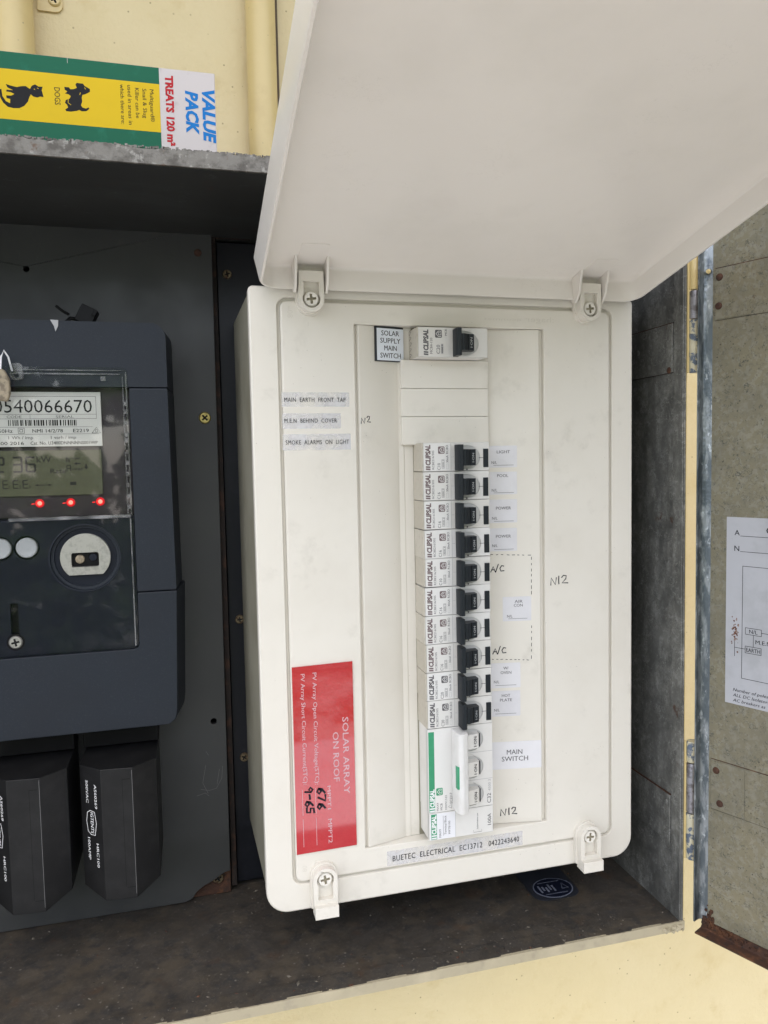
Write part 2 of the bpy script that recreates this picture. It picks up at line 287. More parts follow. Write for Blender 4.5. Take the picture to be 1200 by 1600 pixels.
class MB:
    def __init__(s): s.v = []; s.f = []; s.m = []; s.mats = []; s.smooth = []
    def mi(s, m):
        if m not in s.mats: s.mats.append(m)
        return s.mats.index(m)
    def add(s, vs, fs, m, smooth=False):
        n = len(s.v); s.v += [Vector(q) for q in vs]; i = s.mi(m)
        for f in fs: s.f.append([n + k for k in f]); s.m.append(i); s.smooth.append(smooth)
    def box(s, x0, x1, y0, y1, z0, z1, m, fr=WORLD):
        vs = [fr.p(x, y, z) for z in (z0, z1) for y in (y0, y1) for x in (x0, x1)]
        s.add(vs, [(0, 2, 3, 1), (4, 5, 7, 6), (0, 1, 5, 4), (2, 6, 7, 3), (1, 3, 7, 5), (0, 4, 6, 2)], m); return s
    def prism(s, poly, m, fr, w0, w1, holes=(), hole_mat=None, cap0=True, cap1=True):
        """polygon in (a, b) of the frame, extruded from depth w0 (back) to w1 (front)"""
        loops = [list(poly)] + [list(h) for h in holes]
        tri = tessellate_polygon([[Vector((a, b, 0)) for a, b in l] for l in loops])
        flat = [q for l in loops for q in l]
        vs = [fr.p(a, b, w1) for a, b in flat] + [fr.p(a, b, w0) for a, b in flat]; n = len(flat)
        fs = []
        if cap1: fs += [tuple(t) for t in tri]
        if cap0: fs += [tuple(n + k for k in reversed(t)) for t in tri]
        st = 0; hs = []
        for li, l in enumerate(loops):
            for k in range(len(l)):
                a = st + k; b = st + (k + 1) % len(l); q = (a, b, n + b, n + a)
                (hs if (li and hole_mat) else fs).append(q)
            st += len(l)
        s.add(vs, fs, m)
        if hs: s.add(vs, hs, hole_mat)
        return s
    def loft(s, rings, m, fr, cap0=False, cap1=False, smooth=True):
        """rings: list of (poly, w)"""
        n = len(rings[0][0]); vs = []
        for poly, w in rings: vs += [fr.p(a, b, w) for a, b in poly]
        fs = []
        for i in range(len(rings) - 1):
            for k in range(n):
                a = i * n + k; b = i * n + (k + 1) % n; fs.append((a, b, b + n, a + n))
        if cap0: fs.append(tuple(range(n))[::-1])
        if cap1: fs.append(tuple((len(rings) - 1) * n + k for k in range(n)))
        s.add(vs, fs, m, smooth); return s
    def tube(s, pts, r, m, n=8):
        pts = [Vector(p) for p in pts]; vs = []; fs = []
        for i, p in enumerate(pts):
            d = (pts[min(i + 1, len(pts) - 1)] - pts[max(i - 1, 0)]).normalized()
            a = d.cross(Vector((0.3, 0.2, 1))).normalized(); b = d.cross(a)
            for k in range(n):
                t = 2 * math.pi * k / n; vs.append(p + (a * math.cos(t) + b * math.sin(t)) * r)
        for i in range(len(pts) - 1):
            for k in range(n): fs.append((i * n + k, i * n + (k + 1) % n, (i + 1) * n + (k + 1) % n, (i + 1) * n + k))
        fs += [tuple(range(n))[::-1], tuple((len(pts) - 1) * n + k for k in range(n))]
        s.add(vs, fs, m, True); return s
    def text(s, t, fr, a, b, h, m, w=None, c=0.06, align='L', off=0.0, shear=0.0, sp=1.0):
        """baseline at (a, b), cap height h, optional exact width w"""
        if off == 0 and h < 4.2:
            s.text(t, fr, a + .022 * h, b, h, m, w, c + .012, align, .00001, shear, sp)
        vs, fs = text_geo(t, off, shear, sp)
        if not vs: return s
        x0 = min(v[0] for v in vs); x1 = max(v[0] for v in vs)
        ky = h / CAPH; kx = (w / (x1 - x0)) if w else ky
        W = (x1 - x0) * kx; a0 = a - (0 if align == 'L' else W / 2 if align == 'C' else W)
        s.add([fr.p(a0 + (x - x0) * kx, b + y * ky, c) for x, y in vs], fs, m); return s
    def stroke(s, pts, w, m, fr, c=0.06):
        P = [Vector((a, b)) for a, b in pts]; L = []; Rr = []
        for i, p in enumerate(P):
            d = (P[min(i + 1, len(P) - 1)] - P[max(i - 1, 0)]).normalized(); nn = Vector((-d.y, d.x)) * w / 2
            if i == 0: p = p - d * w * .3
            if i == len(P) - 1: p = p + d * w * .3
            L.append(p + nn); Rr.append(p - nn)
        n = len(P); s.add([fr.p(q.x, q.y, c) for q in L + Rr], [(i, n + i, n + i + 1, i + 1) for i in range(n - 1)], m); return s
    def rect(s, x0, x1, z0, z1, m, fr, c=0.05):
        s.add([fr.p(x0, z0, c), fr.p(x1, z0, c), fr.p(x1, z1, c), fr.p(x0, z1, c)], [(0, 1, 2, 3)], m); return s
    def outline(s, x0, x1, z0, z1, t, m, fr, c=0.06):
        s.rect(x0, x1, z0, z0 + t, m, fr, c); s.rect(x0, x1, z1 - t, z1, m, fr, c)
        s.rect(x0, x0 + t, z0 + t, z1 - t, m, fr, c); s.rect(x1 - t, x1, z0 + t, z1 - t, m, fr, c); return s
    def build(s, name, parent=None, bevel=0.0, seg=2, label=None):
        org = ORG.get(parent.name, Vector((0, 0, 0))) if parent else Vector((0, 0, 0))
        me = bpy.data.meshes.new(name)
        me.from_pydata([tuple((v - org) * MM) for v in s.v], [], s.f)
        for m in s.mats: me.materials.append(m)
        me.polygons.foreach_set('material_index', s.m); me.polygons.foreach_set('use_smooth', s.smooth)
        import bmesh
        bm = bmesh.new(); bm.from_mesh(me)
        if bevel: bmesh.ops.remove_doubles(bm, verts=bm.verts, dist=1e-7)
        bmesh.ops.recalc_face_normals(bm, faces=bm.faces); bm.to_mesh(me); bm.free()
        me.update()
        o = bpy.data.objects.new(name, me); C.objects.link(o)
        if parent: o.parent = parent; ORG[o.name] = org
        if bevel:
            md = o.modifiers.new('bevel', 'BEVEL'); md.width = bevel * MM; md.segments = seg; md.limit_method = 'ANGLE'; md.angle_limit = R(35)
            md.harden_normals = True; md.use_clamp_overlap = True
            for p in me.polygons: p.use_smooth = True
        if any(s.smooth) or bevel:
            try:
                me.set_sharp_from_angle(angle=R(40))
            except Exception: pass
        if label: o['label'] = label
        return o
ORG = {}
vs_, _f = text_geo('H'); CAPH = max(v[1] for v in vs_) - min(v[1] for v in vs_)
def thing(name, loc, label, cat, group=None):
    o = bpy.data.objects.new(name, None); C.objects.link(o); o.location = Vector(loc) * MM; o.empty_display_size = .01
    ORG[o.name] = Vector(loc); o['label'] = label; o['category'] = cat
    if group: o['group'] = group
    return o
def struct(o): o['kind'] = 'structure'; return o

def phillips(name, parent, x, y, z, r, m, rot=0.4, dome=1.0, label=None, rec=None):
    """round-head cross screw whose head stands dome mm proud of the plane y"""
    b = MB(); f = front(y, x, z); n = 12
    cr = cross(0, 0, r * .58, r * .15, rot)
    rings = [(circle(0, 0, r, 24), 0.0), (circle(0, 0, r * .96, 24), dome * .45), (circle(0, 0, r * .8, 24), dome * .9)]
    b.loft(rings, m, f)
    b.prism(circle(0, 0, r * .8, 24), m, f, dome * .2, dome * .9, holes=[cr], hole_mat=rec or HOLE, cap0=False)
    b.rect(-r * .7, r * .7, -r * .7, r * .7, rec or HOLE, f, dome * .25)
    return b.build(name, parent, label=label)

# ------------------------------------------------------------------ ground and wall
struct(MB().box(-12000, 12000, -12000, 118, -1310, -1300, GROUND).build('ground'))
SHADE_BOARD = mat('shade_board_paint', (.45, .43, .38), .7)
LAWN = mat('grass_sunlit_patches', (0.05, 0.085, 0.02), .8, layers=[dict(c=(.45, .44, .36), s=330, lo=.47, hi=.56, d=6), dict(c=(.03, .05, .015), s=120, lo=.5, hi=.7, amt=.6)])  # pale layer is sunlight painted in patches on the grass
BED = mat('dark_bed_soil', (0.035, 0.025, 0.018), .9, layers=[dict(c=(.07, .05, .035), s=60, lo=.45, hi=.65)])
struct(MB().box(-12000, 12000, -11990, -3000, -1300, -1292, LAWN).build('added_lawn'))  # unseen lawn, added to give the red label a patchy reflection
struct(MB().box(-12000, 12000, -2120, -1750, -1300, -1288, BED).build('added_dark_bed'))  # unseen dark strip, added to darken the lower part of the label's reflection
struct(MB().box(-3000, 3000, -330, 115.5, 700, 720, SHADE_BOARD).build('added_shade_board'))  # unseen overhang, added to keep light off the upper wall
struct(MB().box(-1600, 1600, 116, 216, -1300, 900, WALLM).build('wall'))

# leafy hedge across the garden behind the camera: it is what the meter window, the red label and the steel mirror
LEAF = mat('hedge_leaf', (0.15, 0.26, 0.06), .5, layers=[dict(c=(.30, .42, .14), s=150, lo=.4, hi=.6)])
hv = []; hfc = []; rh = random.Random(5)
for c_ in range(44):
    cx_ = -6000 + rh.random() * 11000; cy_ = -4600 - rh.random() * 900; cz_ = -1200 + rh.random() * 2500; rr_h = 350 + rh.random() * 350
    for k in range(70):
        v_ = Vector((rh.gauss(0, 1), rh.gauss(0, 1), rh.gauss(0, 1))).normalized() * rr_h * (.5 + .5 * rh.random()) + Vector((cx_, cy_, cz_))
        a_ = Vector((rh.gauss(0, 1), rh.gauss(0, 1), rh.gauss(0, 1))).normalized(); b_ = a_.cross(Vector((rh.gauss(0, 1), rh.gauss(0, 1), .3))).normalized()
        n_ = len(hv); hv += [v_ - a_ * 170, v_ + b_ * 85, v_ + a_ * 170, v_ - b_ * 85]; hfc.append((n_, n_ + 1, n_ + 2, n_ + 3))
hb = MB(); hb.add(hv, hfc, LEAF); hb = hb.build('hedge'); hb['kind'] = 'stuff'; hb['label'] = 'leafy green garden hedge mirrored in the meter window'; hb['category'] = 'hedge'

# pipes painted with the wall, above the cabinet
def pipe(name, cx, r, label, squash=1.0):
    t = thing(name, (cx, 104, 168), label, 'pipe', None)
    b = MB(); f = WORLD
    b.loft([([(cx + r * math.cos(a), 115 - r * .9 - 0 + r * squash * math.sin(a)) for a in [2 * math.pi * k / 28 for k in range(28)]], z) for z in (168, 300, 420, 620)], YELG, f, True, True)
    b.build('pipe_body', t); return t
p1 = pipe('conduit_pipe', -153, 12.5, 'yellow painted conduit running up the wall at far left above the carton')
p2 = pipe('downpipe', 8.5, 10.5, 'yellow painted pipe running up the wall right of the carton, beside the raised lid')
MB().box(19.2, 21.6, 113.2, 115.9, 168, 620, mat('gap_shadow_paint', (.12, .09, .06), .8)).build('gap_shadow_strip', p2)  # dark strip painted for the shadow in the gap beside the pipe
# saddle clip that holds the conduit
b = MB(); f = front(115.9)
b.prism(rrect(-139.5, -123.5, 314.5, 334, (5, 5, 1, 1)), YELG, f, 0, 1.6)
b.build('saddle_clip', p1, bevel=.5)
phillips('screw', p1, -128.5, 114.3, 322, 4.2, YELG, dome=1.6)

# ------------------------------------------------------------------ meter cabinet
cab = thing('meter_cabinet', (0, 60, -312), 'open galvanised steel meter cabinet on the yellow wall, rusty inside, door swung out at right', 'meter cabinet')
MB().box(-332, -330, -26, 114, -311, 167, GALV).build('side_wall', cab, bevel=.3)
MB().box(-331, 262, 112, 114, -311, 167, BLACKP).build('back_panel', cab)
b = MB().box(-331, 261.3, -25, 112, -311.4, -310, DIRTY)
b.box(-331, 259.8, -26, -12.5, -309.95, -308.9, DIRTY)
b.build('floor_sheet', cab, bevel=.3)
b = MB(); n = 260                                             # painted, slightly wavy front edge of the floor
pts = [(-331 + 594 * k / n, -308.9 + (random.random() - .5) * .18 + .12 * math.sin(k * .31)) for k in range(n + 1)]
b.prism([(-331, -315.2)] + [(263, -315.2)] + pts[::-1], BEIGE, front(-26), -1.2, .8)
b.build('front_flange', cab)
b = MB(); rb_ = random.Random(9)
for k in range(34):
    x_ = 246 + rb_.random() * 15; z_ = -311.5 - rb_.random() * 3.2; q_ = .5 + rb_.random() * 1.3
    b.loft([(circle(x_, z_, q_, 7), -.5), (circle(x_ + .1, z_, q_ * .8, 7), .9 + q_ * .4), (circle(x_, z_ + .1, q_ * .3, 7), 1.1 + q_ * .6)], BEIGE, front(-26.9), cap1=True)
q = b.build('cracked_filler', cab); q['kind'] = 'stuff'
b = MB().box(261, 262.4, -26, 112, -313, 166.3, GALV)
b.box(260.0, 260.95, -25.5, -15.5, -310, 166, GALV)
b.build('side_wall', cab, bevel=.3)
MB().box(262.45, 263.4, -25, 115, -311, 168, YELG).build('outer_skin', cab)
for z0, z1, y1 in ((62, 94, 55), (-259, -226, 60)):
    MB().box(259.3, 260.95, -15, y1, z0, z1, GALV).build('strap_plate', cab, bevel=.3)
    MB().box(259.9, 260.98, -15, y1 + .5, z0 - .3, z0 - .02, DRUST).box(259.9, 260.98, -15, y1 + .5, z1 + .02, z1 + .6, RUSTM).build('rust_seam', cab)
def rivet(parent, fr, a, b_, r=1.9, h=.9, m=RUSTM):
    q = MB(); q.loft([(circle(a, b_, r, 14), 0), (circle(a, b_, r * .9, 14), h * .6), (circle(a, b_, r * .5, 14), h)], m, fr, cap1=True)
    return q.build('rivet', parent)
sidef = Fr((261, 0, 0), (0, -1, 0), (0, 0, 1), (-1, 0, 0))
sidep = Fr((259.3, 0, 0), (0, -1, 0), (0, 0, 1), (-1, 0, 0))
rivet(cab, sidep, -24, 79.6, 2.2, .5, GALV); rivet(cab, sidep, 12, 63.6, 2.1)
rivet(cab, sidep, 11, -232, 1.8, .6, GALV)
# ceiling, shelf skin and corroded lip
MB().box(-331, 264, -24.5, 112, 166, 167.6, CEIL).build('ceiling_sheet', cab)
b = MB(); top = []
for k in range(241):
    x = -331 + 595 * k / 240; top.append((x, 174.4 + random.random() * .9 + .5 * math.sin(x * .12)))
b.prism([(-331, 166.4), (264, 166.4)] + top[::-1], LIPM, front(-24.6), 0, 1.5)
b.build('front_lip', cab, bevel=.25)
b = MB()
for k in range(150):                                          # crumbling zinc along the lip
    x = -150 + k * 1.25 + random.random() * .7; z = 174.9 + random.random() * .8; s_ = .35 + random.random() * .45
    b.box(x - s_, x + s_, -25.8, -24.9 + random.random(), z - s_, z + s_ * .7, LIPM)
c_ = b.build('zinc_crumbs', cab); c_['kind'] = 'stuff'
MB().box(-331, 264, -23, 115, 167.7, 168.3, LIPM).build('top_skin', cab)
# rusty rail behind the board edge and corner plates
MB().box(-31.9, -28.4, 99, 104, -305, 172, DRUST).build('frame_rail', cab)
MB().box(-34, -4, 97, 101, 165.8, 172.5, DRUST).build('corner_plate', cab, bevel=.6)
cp = MB().prism([(-66, -309.6), (-33, -309.6), (-32.5, -285), (-50, -290)], RUSTM, front(101), 0, 2.2).build('corner_plate', cab, bevel=.5)
phillips('screw', cab, -42, 98.6, -297, 4.3, OLDSCR, dome=1.8)
# hinges on the cabinet edge
def knuckle(parent, x, y, z0, z1, r, m, name='knuckle'):
    q = MB(); f = WORLD
    q.loft([(circle(x, y, r * .9, 20), z0 + .1), (circle(x, y, r, 20), z0 + .7), (circle(x, y, r * 1.0, 20), z1 - .7), (circle(x, y, r * .9, 20), z1 - .1)], m, f, True, True)
    return q.build(name, parent)
for segs in (((134, 113, YELG), (112.4, 94.5, HMETAL), (94, 60, HPAINT)), ((-183.5, -198, HPAINT), (-198.6, -232.6, HMETAL), (-233.2, -265, HPAINT))):
    z0 = segs[-1][1]; z1 = segs[0][0]
    h = MB().box(262.5, 263.6, -27.0, -15, z0, z1, YELG).build('hinge', cab, bevel=.3)
    for a_, b_, m_ in segs: knuckle(h, 266.9, -28.0, b_, a_, 3.5, m_)
b = MB(); rg_ = random.Random(21)                            # loose grit and flakes on the floor sheet
for k in range(260):
    x_ = rg_.uniform(-200, 258); y_ = rg_.choice((rg_.uniform(-25, 100), rg_.uniform(-25, -8))); s_ = abs(rg_.gauss(0, 1)) * .38 + .16; h_ = s_ * .7
    m_ = rg_.choice((GRIT, GRIT, GRITD, RUSTM)); a_ = rg_.random() * 3; zf = -308.88 if y_ < -12.5 else -309.98
    cs, sn = math.cos(a_), math.sin(a_); L_ = s_ * rg_.uniform(.8, 2.6)
    q_ = [(x_ + L_ * cs, y_ + L_ * sn), (x_ - s_ * sn, y_ + s_ * cs), (x_ - L_ * cs, y_ - L_ * sn), (x_ + s_ * sn, y_ - s_ * cs)]
    b.add([(u, v, zf) for u, v in q_] + [(x_, y_, zf + h_)], [(0, 1, 4), (1, 2, 4), (2, 3, 4), (3, 0, 4)], m_)
q = b.build('floor_grit', cab); q['kind'] = 'stuff'
# oval inspection sticker on the floor
ff = Fr((0, 0, -309.9), (1, 0, 0), (0, 1, 0), (0, 0, 1)); b = MB()
b.prism(rrect(178, 214, 22, 100, 9), STKB, ff, 0, .12)
b.prism([(197 + 15 * math.cos(t), 36 + 12.5 * math.sin(t)) for t in [2 * math.pi * k / 40 for k in range(40)]], STKL, ff, .12, .2)
b.prism([(197 + 14.2 * math.cos(t), 36 + 11.7 * math.sin(t)) for t in [2 * math.pi * k / 40 for k in range(40)]], STKD, ff, .2, .28)
for k in range(5): b.rect(186 + k * 2.6, 187.5 + k * 2.6, 31.5 + (k % 2) * 2, 40.5 - (k % 3) * 1.5, STKL, ff, .33)
for q in ([(203, 33), (208, 33), (205.5, 40), (203, 33)], [(188, 28.6), (205, 28.6)], [(188, 43.4), (205, 43.4)]):
    b.stroke(q, .7, STKL, ff, .33)
b.build('floor_sticker', cab, label='blue sticker with a dark oval emblem on the cabinet floor')
# ---- door
ang = R(114)
DF = Fr((270, -27, 0), (-math.cos(ang), -math.sin(ang), 0), (0, 0, 1), (-math.sin(ang), math.cos(ang), 0))
prof = [(5, 8.0), (5, 3.6), (5.6, 2.2), (7.4, 1.1), (10.0, .4), (380, 0)]
b = MB()
z0, z1 = -311, 170
vs = []
for (u, w) in prof: vs += [DF.p(u, z0 + 6, w), DF.p(u, z1, w)]
b.add(vs, [(2 * i, 2 * i + 2, 2 * i + 3, 2 * i + 1) for i in range(4)], FLANGE, True)
b.add(vs, [(8, 10, 11, 9)], DOORM, False)
out = [(4, 8.0), (4, 2.6), (4.5, .6), (5.8, -.7), (10.0, -1.1), (380, -1.1)]
vs2 = []
for (u, w) in out: vs2 += [DF.p(u, z0 + 6, w), DF.p(u, z1, w)]
b.add(vs2, [(2 * i, 2 * i + 2, 2 * i + 3, 2 * i + 1) for i in range(5)], YELG, True)
b.add([vs[0], vs[1], vs2[0], vs2[1]], [(0, 1, 3, 2)], FLANGE)
b.add([v for i in range(6) for v in (vs[2 * i], vs2[2 * i])], [(2 * i, 2 * i + 1, 2 * i + 3, 2 * i + 2) for i in range(5)], FLANGE)
door = b.build('door', cab, label='galvanised inner face of the open cabinet door')
b = MB()                                                     # bottom fold, rusted
lo = [(0, 1.0), (-.6, -2), (-2.5, -4.4), (-5, -5.4), (-6.2, -5.5)]
prof2 = [(-1.2, 6), (-.9, 1.5), (0, -3.2), (2, -5.2), (9.5, -5.4)]
vs = []
for (w, dz) in prof2: vs += [DF.p(6, z0 + dz + 5.5, w + .1), DF.p(380, z0 + dz + 5.5, w + .1)]
b.add(vs, [(2 * i, 2 * i + 1, 2 * i + 3, 2 * i + 2) for i in range(4)], RUSTM, True)
b.box(6, 380, z0 - .9, z0 + .1, 0, 9.6, RUSTM, DF)
b.build('bottom_fold', door)
b = MB()                                                     # corrosion crumbs in the lower corner
for k in range(260):
    u = 7 + abs(random.gauss(0, 1)) * 14; zz = z0 + .2 + abs(random.gauss(0, 1)) * (6 if u < 14 else 2.2); s_ = .3 + random.random() * .7
    b.box(u - s_, u + s_, zz - s_, zz + s_, 0, .3 + random.random() * 1.5, RUSTM, DF)
q = b.build('rust_crumbs', door); q['kind'] = 'stuff'
for z_0, z_1 in ((91.8, 124), (-226.5, -193)):
    MB().box(11.5, 120, z_0, z_1, .05, .8, DOORM, DF).build('strap_plate', door, bevel=.25)
    MB().box(11.5, 120, z_0 - .3, z_0 - .02, .02, .4, DRUST, DF).box(11.5, 120, z_1 + .02, z_1 + .5, .02, .5, RUSTM, DF).build('rust_seam', door)
    MB().box(11.6, 34, z_0 + .6, z_1 - .6, .8, 1.2, DOORM, DF).build('strap_tab', door, bevel=.2)
f2 = Fr(DF.p(0, 0, 1.2), DF.U, DF.V, DF.W)
for a_, b_ in ((14.6, 118.3), (14.2, 100.5), (15.4, -199.7), (18.0, -221.2)): rivet(door, f2, a_, b_, 2.3, 1.1)
b = MB(); b.loft([(circle(8, 123, 1.6, 8), 1), (circle(8, 123, 1.2, 8), 2.3)], YELG, f2, cap1=True); b.build('paint_drip', door)
# notice card on the door
b = MB(); b.box(20.5, 100, -152.6, -32.6, .05, .5, NOTICE, DF)
nf = Fr(DF.p(0, 0, .5), DF.U, DF.V, DF.W); k = INK
b.text('A', nf, 25.6, -44.0, 3.3, k); b.text('N', nf, 25.6, -54.0, 3.3, k)
b.rect(29.3, 90, -44.5, -44.2, k, nf); b.rect(29.3, 90, -54.3, -54.0, k, nf)
b.outline(30.9, 95, -135, -63.1, .3, k, nf)
b.outline(33.0, 43.2, -106.3, -101.9, .3, k, nf); b.text('N/L', nf, 38.1, -105.3, 2.4, k, align='C')
b.outline(33.0, 43.2, -118.2, -113.6, .3, k, nf); b.text('EARTH', nf, 38.1, -117.2, 2.5, k, w=8.6, align='C')
b.rect(38, 38.3, -113.6, -106.3, k, nf); b.rect(43.2, 90, -104.2, -103.9, k, nf)
b.text('M.E.N', nf, 39.5, -111.4, 2.5, k, w=9.5)
b.rect(26.2, 26.5, -121.5, -111.5, k, nf); b.rect(26.5, 33, -115.9, -115.6, k, nf)
b.text('C', nf, 45.2, -41.8, 3.6, k, off=.02)
b.text('Number of poles -', nf, 25.6, -144.2, 2.0, k, w=24, shear=.25)
b.text('ALL DC Isolators', nf, 25.6, -147.6, 2.0, k, w=23, shear=.25)
b.text('AC breakers as', nf, 25.6, -151.0, 2.0, k, w=20.5, shear=.25)
for j in range(60):
    a_ = 26.8 + random.gauss(0, 1.1); c_ = -107 + random.gauss(0, 4.2); s_ = .15 + random.random() * .5
    b.prism(circle(a_, c_, s_, 6), RUSTSPOT, nf, .0, .06 + random.random() * .15)
b.build('notice_card', door, label='grey circuit notice card on the inside of the door')

# ------------------------------------------------------------------ boards inside the cabinet
brd = thing('meter_board', (-150, 95, -309), 'dark grey meter panel behind the meter with scratched face and snapped lower right corner', 'panel')
def fz(z): return z
b = MB()
edge = [(-70 + 15 * k / 6, -308.6 + (0 if k % 2 else .3)) for k in range(7)]
b.prism([(-331, -309.3), (-66, -308.8), (-60.5, -306.8), (-57.5, -302.5), (-52, -298.5), (-46, -296.0), (-40, -292.5), (-36.5, -290.6), (-33.2, -290), (-31.6, 60), (-31.2, 172), (-331, 172)], PANEL, front(97), 0, 4,
        holes=[circle(-150.8, 137.8, 1.9, 16), circle(-41.3, -177.5, 2.2, 16)], hole_mat=HOLE)
b.build('board', brd, bevel=.4)
phillips('screw', brd, -40, 93, 40, 4.2, BRASS, rot=.75, dome=1.6, label='yellow zinc cross screw')
rv = MB(); rv.loft([(circle(-40.8, 153.6, 2.6, 16), 0), (circle(-40.8, 153.6, 2.2, 16), .8), (circle(-40.8, 153.6, 1.2, 16), 1.1)], RUSTM, front(93), cap1=True); rv.build('rusty_screw', brd)
SCR = mat('scratch_highlight_grey', (.16, .16, .16), .6)
for pts_ in (((-48, -209), (-50.5, -222), (-47, -230)), ((-52, -226.5), (-46, -228), (-41, -227)), ((-41, -227), (-37, -220), (-36.2, -211)), ((-38.5, -213), (-40.5, -224)), ((-55, -231), (-49, -229.5), (-46.5, -232)), ((-47.5, -199), (-45.8, -202)), ((-72, 0), (-66, .8))):
    b = MB(); b.stroke(pts_, .2, SCR, front(92.95)); b.build('scratch', brd)
mb_ = thing('mounting_board', (100, 106, -305), 'narrow black mounting board with brass screws between the grey meter panel and the white switchboard', 'panel')
MB().box(-27.6, 258, 105, 108.5, -306, 165, BLACKP).build('board', mb_, bevel=.5)
for z_ in (142.6, -107, -211): phillips('screw', mb_, (-20.6 if z_ > 0 else -19.8), 105, z_, 3.4, OLDSCR, rot=random.random(), dome=1.5)

# ------------------------------------------------------------------ electricity meter
met = thing('electricity_meter', (-160, 93, -162), 'dark blue-grey electricity meter with clear window, number plate, display and three red lights', 'electricity meter')
F50 = front(50)
def taper(b_, x_out=3.5, top=0.0, bot=0.0):
    for v in b_.v:
        if v.y > 90:
            if v.x > -80: v.x += x_out
            if v.z > 90: v.z += top
            if v.z < -155: v.z -= bot
HX = -87.0
b = MB().prism(rrect(-320, -63.6, 56.9, 97, (.2, 9, 1, .2)), METER, F50, -43, 0); taper(b, 3.0, 2.0); b.build('upper_housing', met, bevel=1.6, seg=3)
b = MB().prism([(HX, 69.8), (HX, 56.55), (-63.6, 56.55), (-62.6, -73.6), (HX, -73.6), (HX, 56)][1:5], METER, F50, -43, 0); taper(b, 3.2); b.build('side_housing', met, bevel=1.2, seg=3)
poly = [(HX, -74.0), (-62.6, -74.0)] + rrect(-320, -65.2, -162, -100, (8, .1, .1, 1))[:7] + [(-320, -162), (-320, -110.4)] + [(-90, -110.4), (-88, -109.6), (-87.2, -107.8)]
poly = [(HX, -74.0), (-62.6, -74.0), (-65.2, -154), (-66.2, -158.5), (-69.5, -161.4), (-74, -162), (-320, -162), (-320, -110.4), (-90.5, -110.4), (-88, -109.6), (-87.1, -107.4)]
b = MB().prism(poly, METER, F50, -43, 0); taper(b, 5.0, 0, 3.0); b.build('terminal_cover', met, bevel=1.4, seg=3)
MB().box(-320, HX - .1, 60, 92, -110, 56.5, METERIN).build('inner_housing', met)
b = MB().box(-320, HX - .2, 57, 59.9, -23.5, 69, METERBK); b.build('display_surround', met)
# number plate
PF = front(54.6)
b = MB().box(-320, -104.6, 54.6, 56.9, 20.4, 54.0, PLATE)
b.text('0540066670', PF, -109.8, 41.3, 7.8, INK, w=56.5, align='R')
b.outline(-320, -107.3, 37.4, 51.4, .22, INKG, PF); b.rect(-300, -107.5, 40.1, 40.3, INKG, PF); b.rect(-146, -145.8, 37.4, 40.1, INKG, PF)
b.text('CODE', PF, -155, 38.0, 1.5, INKG, w=8.4, align='C'); b.text('SERIAL', PF, -126, 38.0, 1.5, INKG, w=10.5, align='C')
x = -158.5; rnd = random.Random(4)
while x < -119.5:
    w_ = rnd.choice((.35, .5, .9, .6)); b.rect(x, x + w_, 33.2, 36.8, INK, PF); x += w_ + rnd.choice((.35, .6, 1.0))
b.rect(-300, -109.8, 32.3, 32.5, INKG, PF); b.rect(-300, -106.6, 27.9, 28.1, INKG, PF)
b.text('50Hz', PF, -164.3, 29.0, 2.1, INK, w=8)
b.outline(-153.2, -149.5, 28.5, 31.9, .22, INK, PF); b.outline(-152.3, -150.4, 29.3, 31.1, .25, INK, PF)
b.text('NMI 14/2/78', PF, -145, 29.0, 2.1, INK, w=17.5); b.text('E2219', PF, -121.5, 29.0, 2.1, INK, w=9.2)
for q in ([(-110.4, 28.5), (-104.9 - .2, 28.5), (-107.7, 32.0), (-110.4, 28.5)],): b.stroke(q, .28, INK, PF)
b.stroke(circle(-107.7, 29.8, .8, 14) + [circle(-107.7, 29.8, .8, 14)[0]], .22, INK, PF)
b.text('1 Wh / imp', PF, -158.8, 25.0, 1.9, INKG, w=14); b.text('1 varh / imp', PF, -134.6, 25.0, 1.9, INKG, w=14.6)
b.text('U3400 2016', PF, -141.0 - 9.2, 21.5, 2.0, INK, w=20, align='R'); b.text('Cat. No. U3400DNNNNNS001WP', PF, -146.4, 21.5, 2.0, INK, w=39)
b.build('number_plate', met, label='pale plate printed with a long serial number and barcode')
# display
DFr = front(55.4)
b = MB().box(-320, -105.6, 55.4, 56.9, -10.2, 18.0, LCD)
SEG = {'2': 'abged', '3': 'abgcd', '6': 'afgedc', '8': 'abcdefg', 'E': 'afged', 'R': 'abcefg'}
def seg7(ch, x, z, w, h, t, fr=DFr, m=LCDI):
    mid = z + h / 2; g = t * .35
    S_ = dict(a=((x + g, z + h), (x + w - g, z + h)), g=((x + g, mid), (x + w - g, mid)), d=((x + g, z), (x + w - g, z)),
              f=((x, z + h - g), (x, mid + g)), b=((x + w, z + h - g), (x + w, mid + g)), e=((x, mid - g), (x, z + g)), c=((x + w, mid - g), (x + w, z + g)))
    for s_ in SEG[ch]: b.stroke(S_[s_], t, m, fr)
for ch, x in (('2', -167.3), ('3', -157.2), ('6', -149.6)): seg7(ch, x, 5.0, 4.9, 8.8, 1.15)
b.text('kW', DFr, -143.6, 10.6, 3.6, LCDI, w=8.4)
b.text('h', DFr, -126.5, 10.6, 3.2, LCDI, off=.03); b.text('-w', DFr, -123.2, 12.0, 2.0, LCDI, w=5)
b.text('Rate', DFr, -136, 3.6, 2.9, LCDI, w=9.2); seg7('R', -126.3, 4.6, 2.2, 3.8, .5); b.text('-var', DFr, -123.4, 5.2, 2.1, LCDI, w=7)
